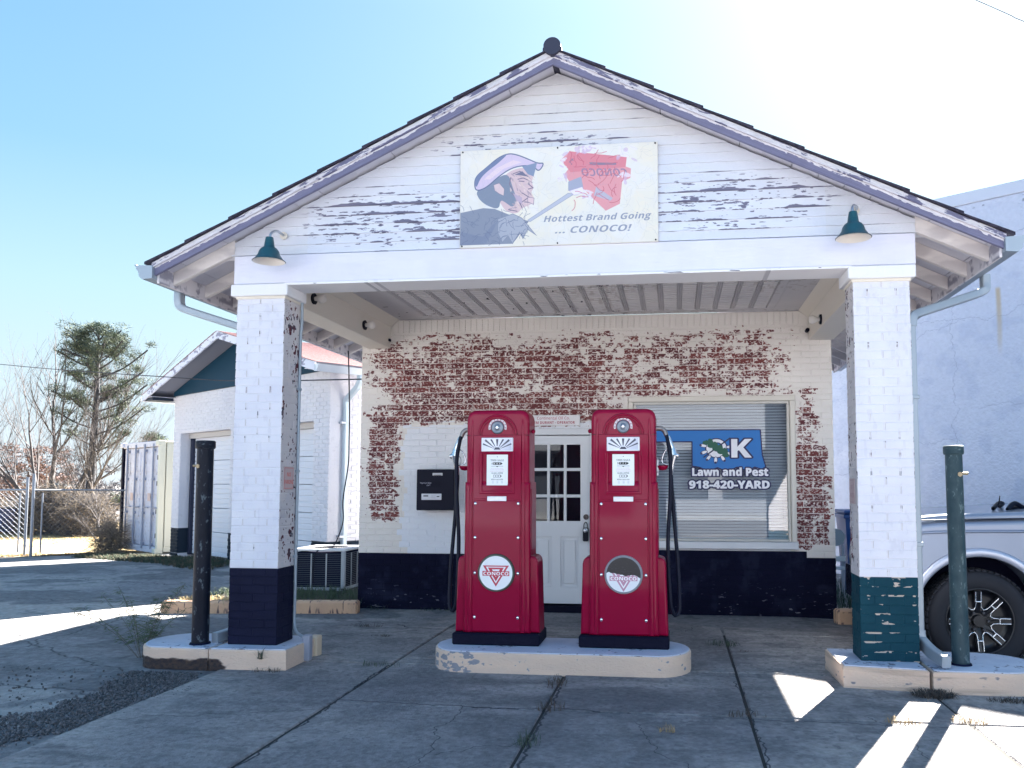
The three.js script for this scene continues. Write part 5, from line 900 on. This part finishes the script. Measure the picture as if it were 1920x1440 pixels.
function scrub(name, label, cat, pos, seed, n, rx, ry, rz, mats, curl, thick = .006) {
  const g = thing(name, label, cat, pos), rnd = rng(seed), lists = mats.map(() => []);
  for (let i = 0; i < n; i++) { const a = rnd() * 6.283, c = rnd(), s = Math.sqrt(1 - c * c), q = .55 + .45 * rnd(), p = new THREE.Vector3(Math.cos(a) * s * rx * q, c * ry * q, Math.sin(a) * s * rz * q), d = new THREE.Vector3(rnd() - .5, (rnd() - .5) * .8, rnd() - .5).normalize(), pts = [p.toArray()]; for (let k = 0; k < 3; k++) { d.add(new THREE.Vector3((rnd() - .5) * curl, (rnd() - .6) * curl, (rnd() - .5) * curl)).normalize(); p.addScaledVector(d, .10 + rnd() * .16); pts.push([p.x, Math.max(0, p.y), p.z]); } const l = lists[Math.floor(rnd() * mats.length)]; for (let k = 0; k < 3; k++) l.push(rod(pts[k], pts[k + 1], thick * (1 - k * .25), thick * (.8 - k * .25), 3)); }
  lists.forEach((l, k) => part(g, 'twigs', merge(l), mats[k])); return g;
}
const tw = [mat([.30, .25, .20], .9), mat([.14, .12, .11], .9), mat([.06, .06, .07], .9)];
scrub('bramble_thicket', 'mound of dry brambles and vines behind the fence', 'thicket', [-17.35, -.34, -19.4], 3, 5200, 1.45, 1.75, .9, tw, 1.1, .007);
scrub('bramble_thicket', 'lower dry brambles at the container end of the thicket', 'thicket', [-15.6, -.34, -18.9], 4, 3000, .95, 1.45, .8, tw, 1.1, .007);
scrub('dry_shrub', 'dry tan shrub at the near corner of the container', 'shrub', [-10.05, -.24, -12.35], 6, 900, .28, .75, .28, [tw[0], tw[1]], .7, .005);
scrub('dry_shrub', 'grey dry scrub left of the gate posts beyond the field', 'shrub', [-20.6, -.34, -20.5], 8, 2600, 1.6, 1.25, .9, tw, 1.0, .007);
{
  const g = thing('russet_tree', 'small tree with russet winter leaves at the left edge', 'tree', [-22.6, -.34, -24.5]), rnd = rng(13), list = []; for (let i = 0; i < 60; i++) { const a = rnd() * 6.28, r = Math.sqrt(rnd()) * 1.7; list.push([Math.cos(a) * r, 1.2 + rnd() * 1.9, Math.sin(a) * r * .6, .26 + rnd() * .2]); }
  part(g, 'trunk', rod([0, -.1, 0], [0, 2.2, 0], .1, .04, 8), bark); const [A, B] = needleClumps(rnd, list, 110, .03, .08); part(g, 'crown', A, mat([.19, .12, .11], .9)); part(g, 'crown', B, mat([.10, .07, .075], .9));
}
{ // far woods, one mass
  const rnd = rng(91), list = []; for (let i = 0; i < 520; i++) { const t = rnd(), y = rnd() * rnd() * 4.2; list.push([lerp(-75, -9, t), -.3 + y, -44 - rnd() * 6 + t * 4, .5 + rnd() * .7]); }
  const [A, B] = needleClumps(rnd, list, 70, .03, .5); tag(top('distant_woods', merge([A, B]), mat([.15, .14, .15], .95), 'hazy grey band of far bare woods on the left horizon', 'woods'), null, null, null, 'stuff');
}
{ // blue skip
  const g = thing('blue_skip', 'dark blue metal skip half hidden behind the fence at the far left', 'skip', [-19.35, -.34, -19.3], .12), b = mat([.02, .045, .16], .5);
  part(g, 'bin', prism([[-1.1, .12, .5], [.95, .12, .5], [1.1, .84, .62], [-1.15, .84, .62]], [[-1.1, .12, -.6], [.95, .12, -.6], [1.1, .84, -.75], [-1.15, .84, -.75]]), b); part(g, 'rim', cbox(-1.2, 1.15, .82, .88, -.8, .67, .01), b); for (const x of [-.6, 0, .6]) part(g, 'rib', cbox(x - .04, x + .04, .14, .82, .52, .60, .01), b); part(g, 'lid', cbox(-1.15, 1.1, .885, .92, -.78, .6, .01), M.black); part(g, 'skid', merge([cbox(-.9, -.75, 0, .12, -.6, .5, .01), cbox(.65, .8, 0, .12, -.6, .5, .01)]), M.black);
}
{ // dry field and verges
  const rnd = rng(71), N = 26000, geo = blades(rng(5), 9, .05, .13, .005, 1), d = new THREE.Object3D(), c = new THREE.Color();
  const field = top('dry_field', flatTop([[-32, -28], [-32, -8.5], [-12.2, -10.6], [-10.95, -11.05], [-9.95, -13.1], [-9.9, -28]], 0), mat([.46, .36, .20], .95), 'sunlit field of dry straw grass beyond the fence', 'field', null, 'structure');
  { const p = field.geometry.attributes.position; for (let i = 0; i < p.count; i++) p.setY(i, groundY(p.getX(i), p.getZ(i)) + .012); field.geometry.computeVertexNormals(); }
  const put = (name, count, spot, color, lab) => { const m = new THREE.InstancedMesh(geo, mat([1, 1, 1], .95), count); m.name = name; for (let i = 0; i < count; i++) { const [x, z, s] = spot(); d.position.set(x, groundY(x, z), z); d.rotation.set(0, rnd() * 6.28, 0); d.scale.set(s, s, s); d.updateMatrix(); m.setMatrixAt(i, d.matrix); c.setRGB(...color()); m.setColorAt(i, c); } m.castShadow = m.receiveShadow = true; scene.add(m); return tag(m, lab, 'grass', null, 'stuff'); };
  put('dry_grass', N, () => { const z = -11 - rnd() * 9.5, x = lerp(-11.2 + (z + 11) * .05 - (z < -13 ? 0 : 0), -21 - rnd() * 4, rnd()); return [Math.min(x, z > -13.2 ? -11.1 - (z + 11) * -.3 * 0 : -10.2), z, .35 + rnd() * .5]; }, () => { const k = .8 + rnd() * .4; return [.50 * k, .39 * k, .22 * k]; }, 'short dry straw grass covering the sunny field');
  put('verge_grass', 2600, () => { const t = rnd(), q = rnd(); return [lerp(-9.6, -4.3, t) + q * .3, lerp(-11.3, -7.4, t) + (rnd() - .3) * 1.3, .3 + rnd() * .45]; }, () => { const k = .7 + rnd() * .6; return rnd() < .25 ? [.16 * k, .12 * k, .08 * k] : [.05 * k, .07 * k, .045 * k]; }, 'dark ragged grass verge before the garage and container');
  put('fence_litter', 1500, () => { const t = rnd(); return [lerp(-13.5, -9.6, t) + (rnd() - .5) * .3, lerp(-10.2, -12.4, t) + (rnd() - .2) * .6, .22 + rnd() * .35]; }, () => { const k = .7 + rnd() * .6; return rnd() < .5 ? [.14 * k, .075 * k, .055 * k] : [.24 * k, .19 * k, .12 * k]; }, 'brown leaves and dry stalks along the foot of the fence');
}
// overhead wires
top('service_wire', tube([[-.136, 2.619, -3.0], [-2.6, 2.88, -5.0], [-5.02, 3.218, -7], [-12.87, 4.298, -12], [-30, 6.9, -23]], .0085, 120, 5), M.rubber, 'black service wire running from the office wall to the far left', 'wire');
top('overhead_wire', tube([[2.0, 9.5, -3.2], [6.78, 6.689, -3.0], [7.265, 6.413, -3.0], [9.5, 5.2, -2.9]], .006, 40, 5), mat([.25, .27, .33], .6), 'thin overhead wire crossing the top right corner of the sky', 'wire');
// ---------------------------------------------------------------- right side
{
  const b = thing('neighbour_building', 'tall pale blue stucco building wall to the right of the station', 'building', [7.619, 0, -7.16], GT);
  const st = tex(2048, 640, (u, v) => {
    const x = u * 22 - 4, y = v * 6, d = fbm(x * .7, y * .8, 5), n = fbm(x * 5, y * 5, 4), q = fbm(x * 26, y * 26, 3); let c = mix3([200, 206, 224], [216, 220, 234], d); c = mix3(c, [186, 194, 216], smooth(.5, .7, n) * .4); const k = (q - .5) * 12; c = [c[0] + k, c[1] + k, c[2] + k];
    let cr = 0; for (const [ax, ay, bx, by, s] of [[-.6, 3.85, 1.4, 4.0, 1], [-1.2, 3.5, .3, 3.9, 2], [.2, 5.2, 1.6, 5.1, 3], [-1.5, 2.0, .2, 2.1, 4], [.1, 1.8, .2, 4.6, 5], [-2.2, 1.6, -1.4, 1.5, 6], [.5, 2.6, 1.4, 2.5, 7]]) cr = Math.max(cr, spokesOfCrack(x, y, ax, ay, bx, by, .006, s)); c = mix3(c, [132, 138, 162], cr * .45);
    c = mix3(c, [196, 176, 150], smooth(.05, .01, Math.abs(x - .81 - (fbm(y * 2, 3, 2) - .5) * .03)) * smooth(3.25, 3.6, y) * smooth(4.36, 4.3, y) * (.35 + .5 * smooth(3.4, 4.3, y))); c = mix3(c, [92, 98, 118], smooth(.72, .76, fbm(x * 5 + 9, y * 8, 4)) * smooth(4.9, 5.4, y) * .5);
    return c;
  });
  const sm = mat(null, .85, { map: st, bumpMap: rep(grain, 24, 7), bumpScale: .012 }), uv = (x, y) => [(x + 4) / 22, y / 6];
  part(b, 'wall', mapUV(cbox(-4, 16, -.4, 5.695, -.35, 0, .01), uv), sm); part(b, 'coping', cbox(-4.02, 16.02, 5.698, 5.885, -.37, .018, .008), mat([.62, .66, .76], .7));
  part(b, 'rear_wall', cbox(-4, 16, -.4, 5.6, -9.3, -9, .01), sm); part(b, 'end_wall', cbox(-4, -3.7, -.4, 5.6, -8.99, -.36, .01), sm); part(b, 'end_wall', cbox(15.7, 16, -.4, 5.6, -8.99, -.36, .01), sm); part(b, 'flat_roof', cbox(-3.69, 15.69, 5.2, 5.3, -8.98, -.36, .01), M.dark);
}
{ // pickup truck, its nose behind the right pillar
  const g = thing('pickup_truck', 'silver blue pickup truck with black wheels parked right of the station', 'pickup truck', [5.885, -.088, -.86]);
  const paint = mat([.20, .24, .33], .34, { metalness: .4, clearcoat: .6, clearcoatRoughness: .06 }), W = 1.80;
  const arch = (cx, r, n = 14) => Array.from({ length: n + 1 }, (_, i) => { const a = Math.PI * (1 - i / n) ; return [cx + r * Math.cos(a), .42 + r * Math.sin(a)]; });
  const low = [[-.64, .42], ...arch(0, .515), [3.05, .42], ...arch(3.65, .515), [5.2, .50], [5.22, 1.37], [.62, 1.262], [.33, 1.228], [-.30, 1.206], [-.52, 1.18], [-.62, 1.06], [-.66, .78]];
  const body = extrude(low, W, .05, [], 5).translate(0, 0, -W); part(g, 'body', body, paint);
  part(g, 'bonnet', extrude([[-.60, 1.10], [.95, 1.10], [.95, 1.318], [.35, 1.278], [-.25, 1.254], [-.50, 1.225]], W - .10, .03, [], 4).translate(0, 0, -W + .05), paint);
  part(g, 'bonnet_gap', cbox(-.52, .9, 1.216, 1.222, -.035, .004, .001).rotateZ(.022), M.black);
  part(g, 'cab', extrude([[1.20, 1.25], [1.96, 1.92], [3.0, 1.95], [3.35, 1.3]], W - .18, .05, [], 4).translate(0, 0, -W + .09), paint);
  part(g, 'side_window', extrude([[1.52, 1.36], [2.02, 1.85], [2.28, 1.86], [2.28, 1.36]], .02, .004).translate(0, 0, -.085), M.black); part(g, 'side_window', extrude([[2.36, 1.36], [2.36, 1.86], [2.92, 1.87], [3.12, 1.36]], .02, .004).translate(0, 0, -.085), M.black);
  part(g, 'windscreen', prism([[1.19, 1.33, -.2], [1.92, 1.90, -.26], [1.92, 1.90, -W + .26], [1.19, 1.33, -W + .2]], [[1.17, 1.34, -.2], [1.90, 1.915, -.26], [1.90, 1.915, -W + .26], [1.17, 1.34, -W + .2]]), M.black);
  part(g, 'wheel_flare', merge([0, 3.65].map((cx) => new THREE.TorusGeometry(.535, .036, 10, 40, Math.PI * 1.06).rotateZ(-.1).scale(1, 1, .55).translate(cx, .42, .002))), mat([.42, .45, .55], .35, { metalness: .4, clearcoat: 1 }));
  part(g, 'crease', tube([[-.64, 1.02, .004], [-.5, 1.095, .008], [-.2, 1.118, .010], [.6, 1.128, .010], [2.6, 1.16, .008]], .012, 40, 8), paint);
  part(g, 'headlamp', extrude([[-.715, .90], [-.60, .93], [-.54, 1.10], [-.655, 1.05]], .05, .008).translate(0, 0, -.04), mat([.75, .77, .8], .15)); part(g, 'bumper', extrude([[-.70, .40], [-.42, .46], [-.46, .66], [-.70, .70]], W - .1, .03).translate(0, 0, -W + .05), M.chrome);
  for (const x of [0, 3.65]) part(g, 'wheel_well', cbox(x - .50, x + .50, .25, .93, -W + .10, -.30, .01), mat([.003, .004, .014], .9, { specularIntensity: .2 }));
  part(g, 'wiper', merge([tube([[.30, 1.29, -.5], [.38, 1.335, -.6], [.46, 1.33, -.72], [.50, 1.30, -.9]], .018, 20, 6), rod([.36, 1.30, -.55], [.38, 1.40, -.56], .008, .004, 5), tube([[.40, 1.28, -.45], [.47, 1.335, -.5], [.56, 1.30, -.55]], .022, 12, 6), rod([.44, 1.29, -.5], [.62, 1.30, -.7], .022, .014, 6)]), M.black);
  const wheel = (x, z, s) => {
    const w = empty(g, 'wheel'); w.position.set(x, .405, z);
    const prof = [[.262, -.11], [.285, -.128], [.335, -.135], [.375, -.122], [.398, -.095], [.403, 0], [.398, .095], [.375, .122], [.335, .135], [.285, .128], [.262, .11]].map(([a, b]) => new THREE.Vector2(a, b));
    const t = part(w, 'tyre', new THREE.LatheGeometry(prof, 64).rotateX(Math.PI / 2), mat([.012, .013, .020], .8)); const tr = []; for (let i = 0; i < 52; i++) for (const [o, k] of [[.085, 0], [.03, .5], [-.03, 0], [-.085, .5]]) { const a = (i + k) / 52 * Math.PI * 2; tr.push(new THREE.BoxGeometry(.014, .036, .045).translate(.404, 0, o).rotateZ(a)); } part(w, 'tread', merge(tr), mat([.012, .013, .020], .85));
    const bk = mat([.008, .009, .014], .35), rim = part(w, 'rim', new THREE.LatheGeometry([[.268, .105], [.262, .118], [.250, .112], [.235, .06], [.20, .035], [.06, .05], [.001, .055]].map(([a, b]) => new THREE.Vector2(a, b)), 48).rotateX(Math.PI / 2), bk); rim.scale.z = s;
    const sp = [], br = []; for (let k = 0; k < 8; k++) {
      const a0 = k * Math.PI / 4 + Math.PI / 2 + .02, pt = (r, da, zz) => [Math.cos(a0 + da) * r, Math.sin(a0 + da) * r, zz * s], bar = (p, q, th) => br.push(rod(p, q, th, th, 4));
      for (const sgn of [-1, 1]) { bar(pt(.236, sgn * .085, .108), pt(.157, sgn * .135, .098), .0055); bar(pt(.150, sgn * .125, .098), pt(.112, sgn * .20, .088), .0045); bar(pt(.112, sgn * .20, .088), pt(.096, sgn * .3927, .086), .0045); }
      bar(pt(.157, -.135, .098), pt(.157, .135, .098), .008);
      sp.push(prism([pt(.06, -.3, .055), pt(.06, .3, .055), pt(.15, .17, .085), pt(.245, .12, .10), pt(.245, -.12, .10), pt(.15, -.17, .085)], [pt(.06, -.3, .03), pt(.06, .3, .03), pt(.15, .17, .06), pt(.245, .12, .07), pt(.245, -.12, .07), pt(.15, -.17, .06)]));
    }
    part(w, 'spoke', merge(sp), bk); part(w, 'spoke_edge', merge(br), mat([.86, .87, .90], .2, { metalness: .8 })); part(w, 'hub_cap', new THREE.CylinderGeometry(.045, .05, .05, 20).rotateX(Math.PI / 2).translate(0, 0, .07 * s), bk);
    const nuts = []; for (let k = 0; k < 6; k++) nuts.push(new THREE.CylinderGeometry(.011, .011, .03, 6).rotateX(Math.PI / 2).translate(Math.cos(k * 1.047) * .075, Math.sin(k * 1.047) * .075, .075 * s)); part(w, 'wheel_nut', merge(nuts), mat([.05, .055, .07], .4, { metalness: .7 }));
  };
  wheel(0, -.135, 1); wheel(3.65, -.135, 1); wheel(0, -W + .135, -1); wheel(3.65, -W + .135, -1);
}
{ // bin and meter seen through the gap
  const g = thing('wheeled_bin', 'blue wheeled bin in the gap behind the right pillar', 'bin', [5.90, -.02, -5.0]), bl = mat([.015, .07, .24], .5);
  part(g, 'bin_body', prism([[-.24, .06, .22], [.24, .06, .22], [.24, .06, -.26], [-.24, .06, -.26]], [[-.29, 1.02, .28], [.29, 1.02, .28], [.29, 1.02, -.34], [-.29, 1.02, -.34]]), bl); part(g, 'rim', cbox(-.31, .31, .99, 1.045, -.36, .30, .01), bl); part(g, 'lid', cbox(-.31, .31, 1.05, 1.095, -.36, .32, .015), bl); part(g, 'wheel', merge([-.22, .22].map((x) => new THREE.CylinderGeometry(.1, .1, .05, 18).rotateZ(Math.PI / 2).translate(x, .1, -.28))), M.black);
  const m = thing('gas_meter', 'small grey gas meter low in the gap right of the office', 'meter', [5.36, .0, -4.05]); part(m, 'meter_body', new THREE.CylinderGeometry(.10, .10, .14, 18).rotateX(Math.PI / 2).translate(0, .78, 0), mat([.32, .36, .38], .5)); part(m, 'pipe', merge([rod([-.06, 0, 0], [-.06, .7, 0], .02), rod([.08, 0, 0], [.08, .7, 0], .02)]), M.steel); part(m, 'index_plate', cbox(-.10, .10, .50, .56, .05, .07, .004), mat([.78, .78, .74], .5)); part(m, 'tag', cbox(-.09, .09, .40, .44, .05, .07, .004), mat([.8, .8, .8], .5));
  const rnd = rng(88), bb = []; for (let i = 0; i < 90; i++) bb.push(blades(rnd, 8, .07, .26, .004, .9).translate(5.25 + rnd() * .8, .0, -2.95 - rnd() * 2.2)); tag(top('gap_weeds', merge(bb), mat([.05, .085, .06], .9), 'green weeds in the gap between the office and the right pillar', 'weeds'), null, null, null, 'stuff');
}
// ---------------------------------------------------------------- across the street, behind the camera: seen in the window and the paintwork
{
  const kerb = (name, z0, z1, h, rgb, lab) => tag(top(name, cbox(-70, 70, -.2, h, z0, z1, .02), mat(rgb, .9, { bumpMap: rep(grain, .6), bumpScale: .004 }), lab, name), null, null, null, 'structure');
  kerb('road', 11, 20, .004, [.16, .16, .17], 'grey asphalt road in front of the station'); kerb('pavement', 20.01, 23.98, .13, [.36, .38, .42], 'pale concrete pavement across the road');
  const shops = [[-30, 14, 6.6, [.25, .28, .34], 'grey brick shop front across the road, left of the others'], [-15.99, 12, 6.6, [.32, .36, .43], 'pale shop front across the road, left of the middle'], [-3.98, 13, 6.6, [.24, .26, .31], 'slate brick shop front in the middle across the road'], [9.03, 15, 6.6, [.33, .37, .44], 'pale blue shop front across the road, right of the middle'], [24.04, 14, 6.6, [.25, .28, .33], 'dull grey shop front across the road at the right end']];
  for (const [x, w, h, rgb, lab] of shops) {
    const g = thing('shop_building', lab, 'shop', [x, 0, 24], 0, null), m = mat(rgb, .85, { bumpMap: rep(grain, 1), bumpScale: .01 }), holes = [], n = Math.floor(w / 3);
    for (let i = 0; i < n; i++) { const a = .6 + i * (w - 1.2) / n, b = a + (w - 1.2) / n - .6; holes.push([[a, i === 1 ? .15 : .7], [b, i === 1 ? .15 : .7], [b, 2.7], [a, 2.7]]); }
    part(g, 'wall', extrude([[0, -.2], [w, -.2], [w, h], [0, h]], .4, 0, holes), m); part(g, 'cornice', cbox(-.05, w + .05, h, h + .3, -.15, .5, .03), m); part(g, 'body', cbox(.05, w - .05, -.2, h - .2, .42, 10, .02), mat([.05, .055, .07], .7));
    for (const q of holes) part(g, 'window', cbox(q[0][0], q[1][0], q[0][1], q[2][1], .12, .14, .002), mat([.05, .06, .08], .25));
    part(g, 'awning', prism([[.4, 2.85, 0], [w - .4, 2.85, 0], [w - .4, 3.5, 0], [.4, 3.5, 0]], [[.4, 2.8, -1.2], [w - .4, 2.8, -1.2], [w - .4, 2.86, -1.2], [.4, 2.86, -1.2]]), mat([.20, .22, .26], .8));
  }
}
renderer.render(scene, camera);
